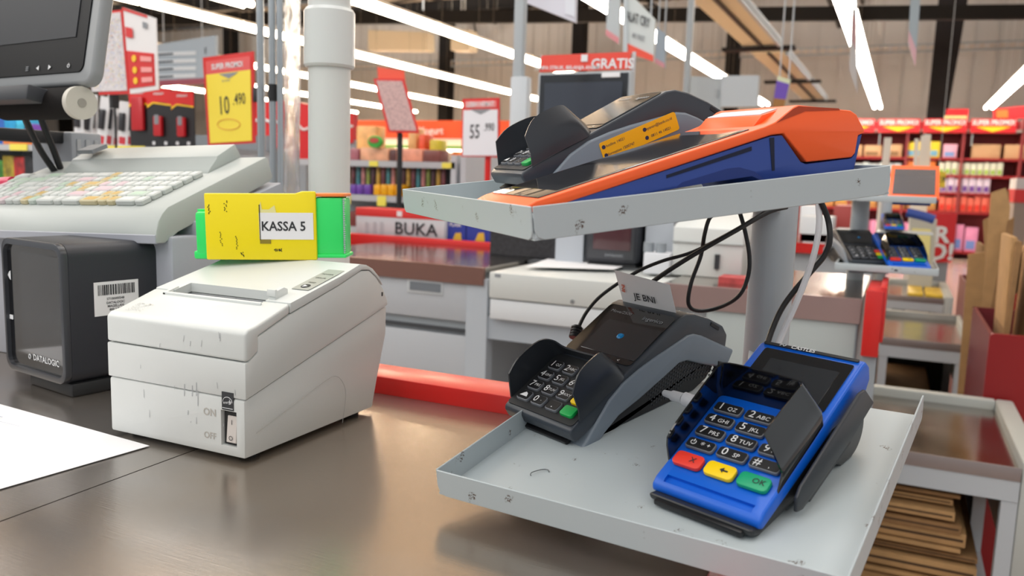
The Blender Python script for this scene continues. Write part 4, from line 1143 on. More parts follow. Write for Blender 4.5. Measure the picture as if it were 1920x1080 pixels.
one(cbox(xg - .004, xg + .004, 2.16, 2.168, CT + .3, at(1186, 97, y=2.16).z), mat('clear_post', '#c8ccd0', .2)).build('post', gs)
xg = at(1013, 150, y=2.16).x
one(cbox(xg - .002, xg + .004, 2.16, 2.168, CT + .3, at(1013, 103, y=2.16).z), mat('clear_post', '#c8ccd0', .2)).build('post', gs)
# grey poles
for u, y, w_, lb in ((974, 2.6, .0165, 'grey square pole left of the GRATIS sign'), (1291, 4.6, .016, 'thin grey pole rising above the upper black terminal')):
    P_ = at(u, 100, y=y); pl_ = thing('square_pole', lb, 'pole', T(P_.x, y, 0))
    one(cbox(-w_, w_, -w_, w_, 0, 4.2, .002), mat('pole_blue_grey', '#a9b0b4', .4)).build('shaft', pl_)
    one(cbox(-w_ * 2.2, w_ * 2.2, -w_ * 2.2, w_ * 2.2, 0, .01), M_GREY_D).build('foot_plate', pl_)
    if y < 3: one(cbox(-w_ * 1.25, w_ * 2.4, -w_ * 1.2, w_ * 1.2, 0, at(974, 145, y=y).z, .002), mat('pole_blue_grey2', '#b9bfc4', .35)).build('sleeve', pl_)
# white cabinet on the far pole
wc = thing('wall_cabinet', 'pale grey board panel above the orange terminal', 'panel', T(0, 0, 0))
quad_box([(1278, 250), (1352, 250), (1352, 146), (1284, 142)], 4.7, .06, mat('cabinet_pale', '#b9c0c4', .5), 'left_panel', wc)
quad_box([(1352, 200), (1419, 200), (1422, 141), (1352, 142)], 4.66, .06, mat('cabinet_pale2', '#c0c7cc', .5), 'right_panel', wc)
quad_box([(1340, 182), (1346, 182), (1346, 167), (1340, 167)], 4.69, .01, M_GREY, 'catch', wc)
xw = at(1315, 200, y=4.72).x
one(cbox(xw - .05, xw + .05, 4.71, 4.75, 0, at(1315, 249, y=4.72).z), M_GREY).build('support', wc)

# ================================================================== TERMINAL STAND OF THE NEXT LANE
MY = 2.10
mp2 = thing('tray_post', 'grey post carrying the trays of the next lane', 'post', T(at(1611, 420, y=2.24).x, 2.24, 0))
one(cyl((0, 0, 0), (0, 0, CAM_Z + .05), .021, n=24), M_POST).build('pipe', mp2)
one(cyl((0, 0, 0), (0, 0, .008), .06, n=24), M_POST).build('base_flange', mp2)
def tray2(us, y0, dep, name, lab):
    t = thing(name, lab, 'tray', T(0, 0, 0))
    f = [at(u, v, y=y0) for u, v in us]   # front face bl br tr tl
    zf = f[0].z
    pa(cbox(f[3].x, f[2].x, y0, y0 + .003, f[0].z, f[3].z, .001), M_TRAY, 'rim', t)
    pa(cbox(f[3].x, f[2].x, y0 + .003, y0 + dep, f[0].z, f[0].z + .003), M_TRAY, 'floor_panel', t)
    pa(cbox(f[3].x, f[3].x + .003, y0 + .003, y0 + dep, f[0].z, f[3].z), M_TRAY, 'rim', t)
    pa(cbox(f[2].x - .003, f[2].x, y0 + .003, y0 + dep, f[0].z, f[3].z), M_TRAY, 'rim', t)
    return t, f[0].z + .003, f
tl2, zl, fl2 = tray2([(1566, 505), (1762, 505), (1762, 492), (1566, 492)], MY - .12, .27, 'terminal_tray', 'lower grey tray of the next lane stand')
tu2, zu, fu2 = tray2([(1560, 375), (1757, 375), (1757, 363), (1560, 363)], MY - .12, .27, 'terminal_tray', 'upper grey tray of the next lane stand')
o = copy_tree(bpy.data.objects['card_terminal']); a = at(1688, 490, y=MY - .07)
o.matrix_world = T(a.x, MY - .03, zl) @ RZ(16) @ Matrix.Scale(1.12, 4); o['label'] = 'blue card terminal on the lower tray of the next lane stand'
for c_ in o.children:
    if c_.name.startswith('key'): pass
o = copy_tree(bpy.data.objects['card_terminal.001']); a = at(1617, 480, y=MY - .07)
o.matrix_world = T(a.x + .0, MY - .03, zl) @ RZ(20) @ Matrix.Scale(1.12, 4); o['label'] = 'black card terminal with coloured keys on the lower tray of the next lane'
for c_ in list(o.children):
    if c_.name.startswith('privacy_hood'): bpy.data.objects.remove(c_)
h2 = thing('handheld_terminal', 'orange framed touchscreen terminal on the upper tray of the next lane stand', 'handheld terminal', T(at(1712, 360, y=MY - .08).x, MY - .10, zu + .004) @ RX(28))
one(cbox(-.047, .050, 0, .15, -.006, .0, .003), M_BLUE_D).build('blue_housing', h2)
one(cbox(-.049, .051, -.002, .15, 0, .007, .002), M_ORANGE).build('orange_housing', h2)
one(cbox(-.041, .043, .010, .128, .0072, .0084), mat('display_blue_grey', '#3c4250', .15, coat=.5)).build('touchscreen', h2)
one(cbox(-.04, .04, .11, .145, -.075, -.006), M_BLUE_D).build('rear_foot', h2)
# third lane stand, mostly hidden
mp3 = thing('tray_post', 'farther grey post with cables, right of the next lane post', 'post', T(at(1661, 400, y=4.1).x, 4.1, 0))
one(cyl((0, 0, 0), (0, 0, CAM_Z + .02), .024, n=20), M_POST).build('pipe', mp3)
a = at(1672, 432, y=3.9)
t3 = thing('terminal_tray', 'grey tray of the third lane, mostly hidden behind the blue terminals', 'tray', T(a.x, 3.95, a.z - .005))
one(cbox(-.06, .16, -.13, .13, -.004, 0), M_TRAY).build('floor_panel', t3)
o = copy_tree(bpy.data.objects['card_terminal']); o.matrix_world = T(a.x, 3.93, a.z + .0) @ RZ(8); o['label'] = 'small distant blue card terminal above the next lane blue one'
g = one(tube([at(1700, 398, y=4.0), at(1730, 405, y=4.0), at(1752, 412, y=4.0)], .02, 10, 3), M_BLUE_D)
tag(g.build('hand_scanner'), 'dark blue handheld scanner with an orange light, third lane', 'scanner')

# clutter behind the post: a stack of stuff on the far lanes
random.seed(9)
cl_cols = ['#d5d8da', '#b03038', '#c9cdd0', '#8d9398', '#e4e6e8', '#a9443f', '#33363b', '#c4b9b0']
for k, (u0, v0, u1, v1, y) in enumerate(((1500, 405, 1560, 432, 3.6), (1498, 436, 1572, 452, 3.6), (1500, 455, 1560, 480, 3.5), (1560, 430, 1590, 475, 3.45), (1500, 385, 1530, 402, 3.8), (1562, 385, 1598, 412, 3.9))):
    a = at((u0 + u1) / 2, v1, y=y)
    g = one(cbox(at(u0, v1, y=y).x, at(u1, v1, y=y).x, y, y + .2, CT if y > 3.3 else CT, at(u0, v0, y=y).z, .004), mat('clutter_%d' % k, cl_cols[k], .5))
    tag(g.build('countertop_equipment'), ['large pale grey device on the third lane, right of the post', 'white low device on the third lane counter, right of the post', 'pale tray of papers on the third lane counter', 'dark bottle-like holder beside the next lane black terminal', 'red edged small device high on the third lane', 'grey device behind the next lane post'][k], 'equipment')
c3 = G().add(cbox(-1.5, -.06, 3.40, 3.95, CT - .03, CT), M_STEEL2).add(cbox(-1.48, -.08, 3.42, 3.93, 0, CT - .031), M_GREY).add(cbox(-1.5, -.06, 3.39, 3.4, CT - .03, CT + .01), M_RED)
tag(c3.build('checkout_counter'), 'third lane checkout counter with a red front edge, mostly hidden', 'checkout counter')

# ================================================================== LEFT BACKGROUND: IMPULSE RACK AND SIGNS
YR = 1.9
def slab_on(u0, u1, v0, y, dep, z, m_, r=.003):
    """a box standing on height z, its top at pixel row v0"""
    um = (u0 + u1) / 2
    return cbox(at(u0, v0, y=y).x, at(u1, v0, y=y).x, y, y + dep, z, at(um, v0, y=y).z, r)
rk = thing('impulse_rack', 'grey impulse rack with yellow price strip behind the keyboard', 'rack', T(-1.9, 2.0, 0))
zr = at(200, 274, y=YR).z
def pr_(vf, m_, name, par): return one(vf, m_).build(name, par, par.matrix_world.inverted())
xl, xr = at(-80, 270, y=YR).x, at(412, 270, y=YR).x
pr_(cbox(xl, xr, YR, YR + .25, zr - .02, zr), mat('shelf_grey', '#b6babd', .5), 'shelf_board', rk)
pr_(cbox(at(130, 270, y=YR).x, at(272, 270, y=YR).x, YR - .004, YR, zr - .016, zr + .002), mat('price_strip_yellow', '#efe15a', .5), 'price_strip', rk)
pr_(cbox(at(20, 270, y=YR).x, at(52, 270, y=YR).x, YR - .005, YR - .001, zr - .02, zr + .002), mat('price_strip_yellow', '#efe15a', .5), 'price_tag', rk)
pr_(cbox(xl, xr, YR, YR + .25, zr - .24, zr - .225), mat('shelf_grey', '#b6babd', .5), 'shelf_board', rk)
pr_(cbox(xl, xr, YR + .23, YR + .25, .0, zr + .05), M_GREY_D, 'back_panel', rk)
for xx in (xl, xr - .02): pr_(cbox(xx, xx + .02, YR, YR + .25, 0, zr), M_GREY, 'side_panel', rk)
# battery blister packs
for k, (u0, u1, v0) in enumerate(((243, 281, 163), (277, 322, 166), (322, 364, 172))):
    z1 = at((u0 + u1) / 2, v0, y=YR + .01 + k * .012).z; y_ = YR + .03 - k * .01
    xa, xb = at(u0, 220, y=y_).x, at(u1, 220, y=y_).x
    t = thing('blister_pack', ['black and red torch blister pack, leftmost of the three dark packs behind the keyboard', 'black battery blister pack with red top, middle of the three dark packs', 'black battery blister pack with red top, rightmost of the three, beside the yellow sign'][k], 'battery pack', T((xa + xb) / 2, y_, zr))
    H = z1 - zr; hw_ = (xb - xa) / 2
    one(prism(rrect(2 * hw_, H, .006, 3, 0, H / 2), 0, .004, 'y'), mat('pack_black', '#1b191b', .4)).build('card', t)
    one(prism([(-hw_, H), (hw_, H), (hw_, H * .70), (hw_ * .6, H * .75), (0, H * .77), (-hw_ * .6, H * .75), (-hw_, H * .66)], -.0012, -.0002, 'y'), mat('pack_red', '#d8221f', .4)).build('top_band', t)
    one(prism([(-hw_, H * .72), (-hw_ * .5, H * .775), (hw_, H * .73), (hw_, H * .70), (-hw_ * .5, H * .745), (-hw_, H * .67)], -.0016, -.0003, 'y'), mat('pack_yellow2', '#f0c81e', .4)).build('yellow_arc', t)
    bl_ = one(prism(rrect(hw_ * (.62 if k else 1.1), H * (.34 if k else .56), .004, 3, 0, H * (.36 if k else .56)), -.012, -.001, 'y', .003, 2), mat('pack_cell_red', '#c02028', .3)).build('blister', t)
    if k: one(prism(rrect(hw_ * .35, H * .16, .002, 2, 0, H * .47), -.0135, -.012, 'y'), mat('cell_grey', '#8d9298', .3)).build('cell_band', bl_)
    g = one(text('EVEREADY', .0095, 0, .03), M_INKW, T(0, -.002, H * .91) @ UP)
    if k:
        for sx in (-.5, .5): g.add(cbox(sx * hw_ - .006, sx * hw_ + .006, -.002, -.001, .008, .018), M_INKW)
    g.build('lettering', t)
# pale hanging gadgets left of them
random.seed(31)
for k in range(8):
    u = 148 + k * 13.5; v0 = 172 + random.uniform(-8, 26) ; y_ = YR + .05 + (k % 3) * .03
    P_ = at(u, 268, y=y_); z1 = at(u, v0, y=y_).z
    t = thing('gadget_pack', 'white and red blister pack in the row behind the monitor hinge', 'blister pack', T(P_.x, y_, zr) @ RY(random.uniform(0, 14)), 'white blister packs on the impulse rack')
    H = (z1 - zr) * .92
    one(prism(rrect(.044, H, .004, 2, 0, H / 2), 0, .002, 'y'), mat('pack_white', '#dcdcde', .35)).build('card', t)
    one(cbox(-.010, .010, -.012, 0, H * .35, H * .75, .003), mat('pack_gadget', ['#2c2c30', '#8e9298', '#b9bcc2'][k % 3], .3)).build('gadget', t)
    one(cbox(-.015, .013, -.0015, 0, H * .06, H * .22), mat('pack_redlabel', '#c8303a', .4)).build('label_patch', t)
# goods on the left end and on the shelf below
for k, (u0, u1, v0, c) in enumerate(((-30, 8, 205, '#2d64b8'), (6, 30, 212, '#1f9bd0'), (28, 48, 224, '#3cb4d8'), (44, 60, 232, '#7b4ab0'))):
    g = one(slab_on(u0, u1, v0, YR + .12, .06, zr, None), mat('soap_box_%d' % k, c, .4, noise=.25, nscale=30))
    tag(g.build('soap_box'), ['dark blue box at the left edge on the impulse rack', 'light blue box, second from the left edge on the impulse rack', 'turquoise box behind the left monitor cable', 'purple box behind the monitor cables'][k], 'box')
g = one(slab_on(4, 62, 247, YR + .02, .05, zr, None), mat('battery_tray_orange', '#e0782c', .4)); g.add(text('METAL', .02, 0, .02), mat('dark_red_print', '#7a1a14', .5), T(at(33, 255, y=YR + .019).x, YR + .019, zr + .02) @ UP)
tag(g.build('display_carton'), 'orange display carton at the front left of the impulse rack', 'carton')
for k, (u0, u1, v0, c) in enumerate(((-30, 5, 300, '#3b8a2a'), (4, 26, 292, '#b8a22c'), (24, 46, 294, '#c02c28'), (44, 66, 292, '#26262a'))):
    g = one(slab_on(u0, u1, v0, YR + .05, .12, zr - .225, None), mat('toy_box_%d' % k, c, .4, noise=.6, nscale=35))
    tag(g.build('toy_pack'), ['green pack at the left edge on the lower shelf of the impulse rack', 'yellow and black pack on the lower shelf of the impulse rack', 'red pack on the lower shelf of the impulse rack', 'black pack next to the monitor column, lower shelf'][k], 'pack')

M_SR = mat('frame_red', '#d32b28', .4)
def qpts(us, y): return [at(u, v, y=y) for u, v in us]
def quadsheet(us, y, m_, name, par, th=.004, dy=0.):
    f = [p + Vector((0, dy, 0)) for p in qpts(us, y)]; b = [p + Vector((0, th, 0)) for p in f]
    return one((f + b, [[0, 1, 2, 3], [7, 6, 5, 4], [0, 4, 5, 1], [1, 5, 6, 2], [2, 6, 7, 3], [3, 7, 4, 0]]), m_).build(name, par)
def lerpq(us, a, b, c, d):
    """sub-rectangle of a quad given bl br tr tl; a..b along, c..d up"""
    def P(s, t):
        bx_ = us[0][0] + (us[1][0] - us[0][0]) * s, us[0][1] + (us[1][1] - us[0][1]) * s
        tx_ = us[3][0] + (us[2][0] - us[3][0]) * s, us[3][1] + (us[2][1] - us[3][1]) * s
        return bx_[0] + (tx_[0] - bx_[0]) * t, bx_[1] + (tx_[1] - bx_[1]) * t
    return [P(a, c), P(b, c), P(b, d), P(a, d)]
def texton(us, y, s, size, a, c, m_, bold=.01, sx=1., name='lettering', par=None, dy=-.003):
    f = qpts(us, y)
    p = f[0].lerp(f[1], a).lerp(f[3].lerp(f[2], a), c)
    X_ = (f[1] - f[0]).normalized(); Z_ = (f[3] - f[0]).normalized(); Y_ = X_.cross(Z_)
    Mx = Matrix(((X_.x, Z_.x, -Y_.x, p.x), (X_.y, Z_.y, -Y_.y, p.y + dy), (X_.z, Z_.z, -Y_.z, p.z), (0, 0, 0, 1)))
    return one(text(s, size, 0, bold, sx=sx), m_, Mx).build(name, par)

# yellow price sign
YS = [(390, 273), (477, 268), (474, 96), (380, 108)]
ys = thing('price_sign', 'yellow price sign in a red frame reading SUPER PROMO 10.490', 'sign', Matrix.Identity(4))
quadsheet(YS, 1.8, M_SR, 'frame', ys, .006)
quadsheet(lerpq(YS, .06, .95, .025, .80), 1.8, mat('sign_yellow', '#f3dc45', .4), 'price_card', ys, .002, -.002)
quadsheet(lerpq(YS, .06, .95, .80, .95), 1.8, mat('sign_band_pink', '#df5a58', .4), 'header_band', ys, .002, -.002)
texton(YS, 1.8, 'SUPER PROMO!', .0215, .5, .875, M_INKW, .03, .78, 'lettering', ys)
g = texton(YS, 1.8, '10', .072, .40, .43, M_INK, .004, .60, 'price_figures', ys)
g = texton(YS, 1.8, '.490', .045, .72, .49, M_INK, .004, .60, 'price_figures', ys)
texton(YS, 1.8, 'BATERAI', .008, .47, .71, M_INKG, 0, 1, 'small_print', ys)
f = qpts(lerpq(YS, .24, .72, .16, .28), 1.8); c_ = (f[0] + f[2]) / 2; hx = (f[1].x - f[0].x) / 2; hz = (f[3].z - f[0].z) / 2
one(tube([(c_.x + hx * math.cos(a), 1.797, c_.z + hz * math.sin(a)) for a in [PI * k / 8 for k in range(17)]], .0008, 5, 2), mat('oval_orange', '#d8803a', .5)).build('drawn_oval', ys)
f = qpts(lerpq(YS, .32, .72, .73, .79), 1.8); one(([f[3] + Vector((0, -.003, 0)), ((f[0] + f[1]) / 2) + Vector((0, -.003, 0)), f[2] + Vector((0, -.003, 0))], [[0, 1, 2]]), M_INKG).build('arrow_mark', ys)
a = at(482, 178, y=1.8)
one(cbox(a.x - .008, a.x + .014, 1.79, 1.815, a.z - .02, a.z + .02, .002), M_BLACK_M).build('clip', ys)
one(cyl((a.x + .012, 1.81, 0), (a.x + .012, 1.81, a.z + .1), .006, n=14), mat('satin_tube', '#aeb5ba', .28, .7)).build('stand_rod', ys)
one(cyl((a.x + .012, 1.81, 0), (a.x + .012, 1.81, .006), .04, n=18), M_GREY_D).build('stand_foot', ys)

# flyer holder, two faces
F1 = [(205, 196), (243, 168), (231, 14), (170, 22)]
F1 = [(185, 178), (243, 176), (229, 18), (176, 24)]
F2 = [(244, 176), (296, 168), (291, 34), (231, 14)]
fh = thing('flyer_board', 'red framed two-sided flyer board with dense small print, right of the monitor', 'sign', Matrix.Identity(4))
quadsheet(F1, 1.7, M_SR, 'left_frame', fh, .005)
quadsheet(lerpq(F1, -.2, .94, .04, .97), 1.7, mat('flyer_print', '#d8d4d6', .6, noise=.2, nscale=160), 'printed_page', fh, .002, -.002)
g = G(); random.seed(4)
for k in range(330):
    s_, t_ = random.uniform(-.15, .9), random.uniform(.08, .9)
    f = qpts(lerpq(F1, s_, s_ + random.uniform(.02, .06), t_, t_ + .008), 1.7)
    g.add(([p + Vector((0, -.0025, 0)) for p in f], [[0, 1, 2, 3]]), mat('flyer_dot_%d' % (k % 4), ['#e6b9b4', '#b6bede', '#e8d9a0', '#aaa4ac'][k % 4], .7))
g.build('page_print', fh)
quadsheet(F2, 1.7, mat('flyer_white', '#e6e4e4', .5), 'right_page', fh, .005)
quadsheet(lerpq(F2, .02, .92, .06, .50), 1.7, M_SR, 'red_panel', fh, .002, -.002)
quadsheet(lerpq(F2, -.02, .75, .965, 1.0), 1.7, M_SR, 'top_edge', fh, .002, -.002)
g = G()
for k, t_ in enumerate((.14, .27, .41)):
    f = qpts(lerpq(F2, .14, .38, t_ - .04, t_ + .05), 1.7); c_ = (f[0] + f[2]) / 2 + Vector((0, -.004, 0))
    g.add(prism([(c_.x + .0085 * math.cos(a), c_.z + .0095 * math.sin(a)) for a in [PI * q_ / 8 for q_ in range(16)]], c_.y, c_.y + .001, 'y'), mat('bullet_yellow', '#f5c52a', .5))
    f = qpts(lerpq(F2, .48, .86, t_ - .025, t_ + .04), 1.7); g.add(([p + Vector((0, -.004, 0)) for p in f], [[0, 1, 2, 3]]), mat('pink_text_block', '#f0a09c', .6))
g.build('panel_marks', fh)
f = qpts(lerpq(F2, .05, .28, .66, .78), 1.7); one(([p + Vector((0, -.004, 0)) for p in f], [[0, 1, 2, 3]]), M_SR).build('red_emblem', fh)
f = qpts(lerpq(F2, .62, .76, .82, .90), 1.7); one(([p + Vector((0, -.004, 0)) for p in f], [[0, 1, 2, 3]]), M_INKG).build('grey_emblem', fh)
a = at(215, 190, y=1.72)
one(cbox(a.x - .006, a.x + .006, 1.706, 1.73, a.z - .02, a.z + .03), M_BLACK_M).build('neck', fh)
one(cyl((a.x, 1.72, 0), (a.x, 1.72, a.z), .003, n=12), M_BLACK_M).build('stand_rod', fh)
one(cyl((a.x, 1.72, 0), (a.x, 1.72, .006), .04, n=18), M_BLACK_M).build('stand_foot', fh)

# red displays far left of the pipe
for k, us in enumerate(([(480, 278), (530, 278), (530, 188), (478, 190)], [(548, 300), (580, 300), (580, 196), (550, 190)], [(652, 268), (662, 268), (662, 212), (652, 210)])):
    t = thing('red_display', ['red display panel behind the slim metal tubes', 'red display panel left of the white pipe', 'narrow red display edge just right of the white pipe'][k], 'display', Matrix.Identity(4))
    quadsheet(us, 3.6 + k * .4, mat('display_red', '#cf1f22', .4), 'panel', t, .05)
    f = qpts(us, 3.6 + k * .4)
    one(tube([f[3].lerp(f[0], .42) + Vector((0, -.004, 0)), f[3].lerp(f[0], .38).lerp(f[2].lerp(f[1], .38), .3) + Vector((0, -.004, 0)), f[3].lerp(f[0], .46).lerp(f[2].lerp(f[1], .46), .65) + Vector((0, -.004, 0)), f[2].lerp(f[1], .42) + Vector((0, -.004, 0))], .008, 6, 4), M_INKW).build('white_wave', t)
    xm = (f[0].x + f[1].x) / 2
    one(cbox(xm - .03, xm + .03, f[0].y + .01, f[0].y + .04, 0, min(f[0].z, f[1].z) + .02), M_GREY_D).build('support', t)

# hanging direction sign
HS = [(296, 158), (404, 146), (404, 66), (296, 84)]
hs_ = thing('hanging_sign', 'pale blue-grey hanging aisle sign with white bars and dark red lower edge', 'sign', Matrix.Identity(4))
quadsheet([(240, 164), (404, 146), (404, 66), (240, 92)], 5.0, mat('aisle_sign_blue', '#a9b7c2', .5), 'board', hs_, .03)
quadsheet([(240, 166), (404, 155), (404, 145), (240, 154)], 5.0, mat('aisle_sign_maroon', '#9d5260', .5), 'lower_edge', hs_, .032, -.002)
for k in range(4):
    v = 98 + k * 14
    quadsheet([(240, v + 9), (368, v + 5), (368, v - 2), (240, v + 1)], 5.0, mat('aisle_bar_white', '#d4dce2', .5), 'white_bar', hs_, .004, -.006)
    quadsheet([(298, v + 6.5), (326, v + 5), (326, v + 1.5), (298, v + 3)], 5.0, mat('aisle_text_dark', '#5a6570', .5), 'bar_text', hs_, .004, -.011)
texton([(368, 112), (404, 108), (404, 80), (368, 84)], 5.0, '1', .07, .5, .5, M_INK, .01, 1, 'number', hs_, -.006)
for u in (306, 378):
    a = at(u, 78, y=5.01); one(cyl((a.x, 5.015, a.z), (a.x, 5.015, 5.95), .004, n=6), M_GREY).build('hanger', hs_)

# middle: flyer holder, white price sign, snack rack, freezer
F3 = [(746, 246), (783, 246), (757, 150), (702, 149)]
f3 = thing('flyer_board', 'tilted red framed flyer board with grey print above the snack rack', 'sign', Matrix.Identity(4))
quadsheet([(728, 248), (785, 250), (757, 148), (700, 147)], 2.7, M_SR, 'frame', f3, .006)
quadsheet([(732, 244), (781, 245), (754, 152), (706, 151)], 2.7, mat('flyer_print2', '#c9a9a6', .6, noise=.3, nscale=120), 'printed_page', f3, .003, -.002)
quadsheet([(709, 151), (759, 152), (757, 132), (707, 125)], 2.72, mat('tag_orange', '#e8553a', .4), 'header_tab', f3, .004)
a = at(750, 252, y=2.73)
one(cyl((a.x, 2.73, 0), (a.x, 2.73, a.z + .02), .011, n=12), M_BLACK_M).build('stand_rod', f3)
one(cyl((a.x, 2.73, 0), (a.x, 2.73, .006), .06, n=18), M_BLACK_M).build('stand_foot', f3)
W5 = [(865, 294), (936, 294), (936, 183), (867, 185)]
w5 = thing('price_sign', 'white price sign in a red frame reading 55.990', 'sign', Matrix.Identity(4))
quadsheet(W5, 2.7, M_SR, 'frame', w5, .006)
quadsheet(lerpq(W5, .04, .96, .02, .80), 2.7, mat('sign_white', '#e3e5ea', .5), 'price_card', w5, .002, -.002)
quadsheet(lerpq(W5, .08, .92, .84, .95), 2.7, mat('sign_band_pink2', '#e58a86', .5), 'header_band', w5, .002, -.002)
texton(W5, 2.7, 'LEBIH HEMAT', .024, .5, .895, M_INKW, .02, .75, 'lettering', w5)
texton(W5, 2.7, '55', .070, .36, .42, M_INK, .01, .62, 'price_figures', w5)
texton(W5, 2.7, '.990', .040, .74, .50, M_INK, .01, .62, 'price_figures', w5)
f = qpts(lerpq(W5, .22, .8, .72, .81), 2.7); one(([f[3] + Vector((0, -.003, 0)), ((f[0] + f[1]) / 2) + Vector((0, -.003, 0)), f[2] + Vector((0, -.003, 0))], [[0, 1, 2]]), M_INKG).build('arrow_mark', w5)
a = at(915, 296, y=2.72)
one(cyl((a.x, 2.72, 0), (a.x, 2.72, a.z + .05), .011, n=12), mat('pack_red', '#d8221f', .4)).build('stand_rod', w5)
one(cyl((a.x, 2.72, 0), (a.x, 2.72, .006), .06, n=18), M_GREY_D).build('stand_foot', w5)

YA = 3.0
ra = thing('snack_rack', 'pale grey snack rack with two shelves between the white pipe and the upper tray', 'rack', Matrix.Identity(4))
xl, xr = at(560, 310, y=YA).x, at(853, 310, y=YA).x
shelf_z = []
for v in (302, 368, 430):
    z = at(740, v, y=YA).z; shelf_z.append(z)
    one(cbox(xl, xr, YA, YA + .35, z - .026, z), mat('shelf_pale', '#b4b6ba', .45)).build('shelf_board', ra)
one(cbox(xl, xr, YA + .33, YA + .35, 0, shelf_z[0]), M_GREY_D).build('back_panel', ra)
for u in (850, 868):
    xx = at(u, 320, y=YA).x; one(cbox(xx - .012, xx + .012, YA, YA + .35, 0, shelf_z[0] + .03), mat('rack_white_post', '#c3c7cc', .4)).build('end_post', ra)
for u, i in ((701, 0), (838, 0), (650, 1), (716, 1)):
    a = at(u, 308 if i == 0 else 380, y=YA); hh = .012 if i == 0 else .02
    one(cbox(a.x - .022, a.x + .022, YA - .004, YA, shelf_z[i] - .024 - (0 if i == 0 else .02), shelf_z[i] - .002), mat('price_strip_yellow', '#efe15a', .5)).build('price_tag', ra)
def pack(u0, u1, v0, zi, c, nm, lab, cat, dy=.02, dep=.10, grp=None, nz=.25):
    g = one(slab_on(u0, u1, v0, YA + dy, dep, shelf_z[zi], None, .006), mat('wrap_' + c.lstrip('#'), c, .4, noise=nz, nscale=25))
    return tag(g.build(nm), lab, cat, grp)
for k, (u0, u1, v0, c, lb) in enumerate(((656, 672, 278, '#a8646e', 'plum coloured biscuit pack at the left on top of the snack rack'), (675, 728, 277, '#e8ab86', 'stack of peach snack packs at the left on top of the snack rack'), (742, 792, 279, '#ea9d80', 'stack of peach snack packs behind the flyer stand on the snack rack'),
                                       (730, 745, 280, '#5e3a38', 'dark brown pack between two peach stacks on the snack rack'), (793, 825, 281, '#7d4640', 'maroon pack at the right on top of the snack rack'), (785, 797, 252, '#e8542c', 'orange-red bottle standing on top of the snack rack'), (805, 822, 262, '#c9b52a', 'olive yellow pack at the right on top of the snack rack'), (668, 705, 236, '#ecb06a', 'pale orange snack pouch behind the green oval pack'), (765, 780, 240, '#e9b070', 'pale orange pouch right of the flyer stand'))):
    pack(u0, u1, v0, 0, c, 'snack_pack', lb, 'snack pack', .04 if k not in (5, 6, 7, 8) else .17, .08)
c_ = at(703, 266, y=YA + .02)
g = one(prism([(c_.x + .036 * math.cos(a), c_.z + .026 * math.sin(a)) for a in [PI * q_ / 12 for q_ in range(24)]], YA + .015, YA + .035, 'y', .003, 1), mat('oval_green', '#3aa53a', .4))
g.add(prism([(c_.x + .024 * math.cos(a), c_.z + .006 + .011 * math.sin(a)) for a in [PI * q_ / 12 for q_ in range(24)]], YA + .012, YA + .016, 'y'), mat('oval_red', '#b8443c', .4))
tag(g.build('oval_snack_pack'), 'green oval snack pack with red centre on top of the snack rack', 'snack pack')
for k in range(20):
    u = 652 + k * 9.4; c = ['#c7a24a', '#7e4a50', '#4a8a92', '#c88a86', '#8c9a4a', '#5c3c44'][(k * 7) % 6]
    a = at(u, 318, y=YA + .04)
    g = one(cbox(a.x - .0085, a.x + .0085, YA + .04, YA + .055, shelf_z[0] - .105 - (k % 3) * .006, shelf_z[0] - .027, .003), mat('hang_' + c.lstrip('#'), c, .4, noise=.4, nscale=40))
    tag(g.build('hanging_sachet'), 'small coloured sachet hanging under the top shelf of the snack rack', 'sachet', 'sachets hanging on the snack rack')
for k in range(8):
    u0 = (656, 668, 681, 700, 713, 726, 740, 748)[k]; u1 = (667, 680, 694, 712, 725, 738, 747, 755)[k]
    pur = k < 3
    pack(u0, u1, 346, 1, '#6a3fa0' if pur else '#f0ac10', 'candy_box', 'purple candy box on the middle shelf of the snack rack' if pur else 'orange-yellow candy box on the middle shelf of the snack rack', 'candy box', .01, .12, 'purple candy boxes' if pur else 'yellow candy boxes', .1)
for k in range(4):
    u0 = 655 + k * 26
    pack(u0, u0 + 22, 396, 2, ['#7a3430', '#d8b22c', '#5a3028', '#a84840'][k], 'candy_box', ['maroon box low on the snack rack, next to the white pipe', 'yellow box low on the snack rack', 'dark brown box low on the snack rack', 'red-brown box low on the snack rack, behind the BUKA sign'][k], 'candy box', .02, .12)
# second rack fragment right of it
rb = thing('snack_rack', 'farther snack rack right of the pale grey one, under the 55.990 sign', 'rack', Matrix.Identity(4))
xl2, xr2 = at(872, 340, y=3.6).x, at(960, 340, y=3.6).x
for v in (322, 352): one(cbox(xl2, xr2, 3.6, 3.9, at(915, v, y=3.6).z - .02, at(915, v, y=3.6).z), mat('shelf_pale', '#b4b6ba', .45)).build('shelf_board', rb)
one(cbox(xl2, xr2, 3.88, 3.9, 0, at(915, 300, y=3.6).z), M_GREY_D).build('back_panel', rb)
zq2 = at(915, 322, y=3.6).z; zq3 = at(915, 352, y=3.6).z
for k, (u0, u1, v0, c, zz) in enumerate(((875, 893, 303, '#c9ccd0', zq2), (895, 912, 306, '#c8322c', zq2), (914, 930, 305, '#2c2624', zq2), (878, 895, 332, '#e59aa2', zq3), (897, 918, 333, '#c0b49a', zq3))):
    g = one(slab_on(u0, u1, v0, 3.62, .1, zz, None, .004), mat('pk_' + c.lstrip('#'), c, .45, noise=.2))
    tag(g.build('snack_pack'), ['white pack on the rack under the 55.990 sign', 'red pack on the rack under the 55.990 sign', 'dark round-topped pack on the rack under the 55.990 sign', 'pink pack on the lower shelf under the 55.990 sign', 'beige pack on the lower shelf under the 55.990 sign'][k], 'snack pack')

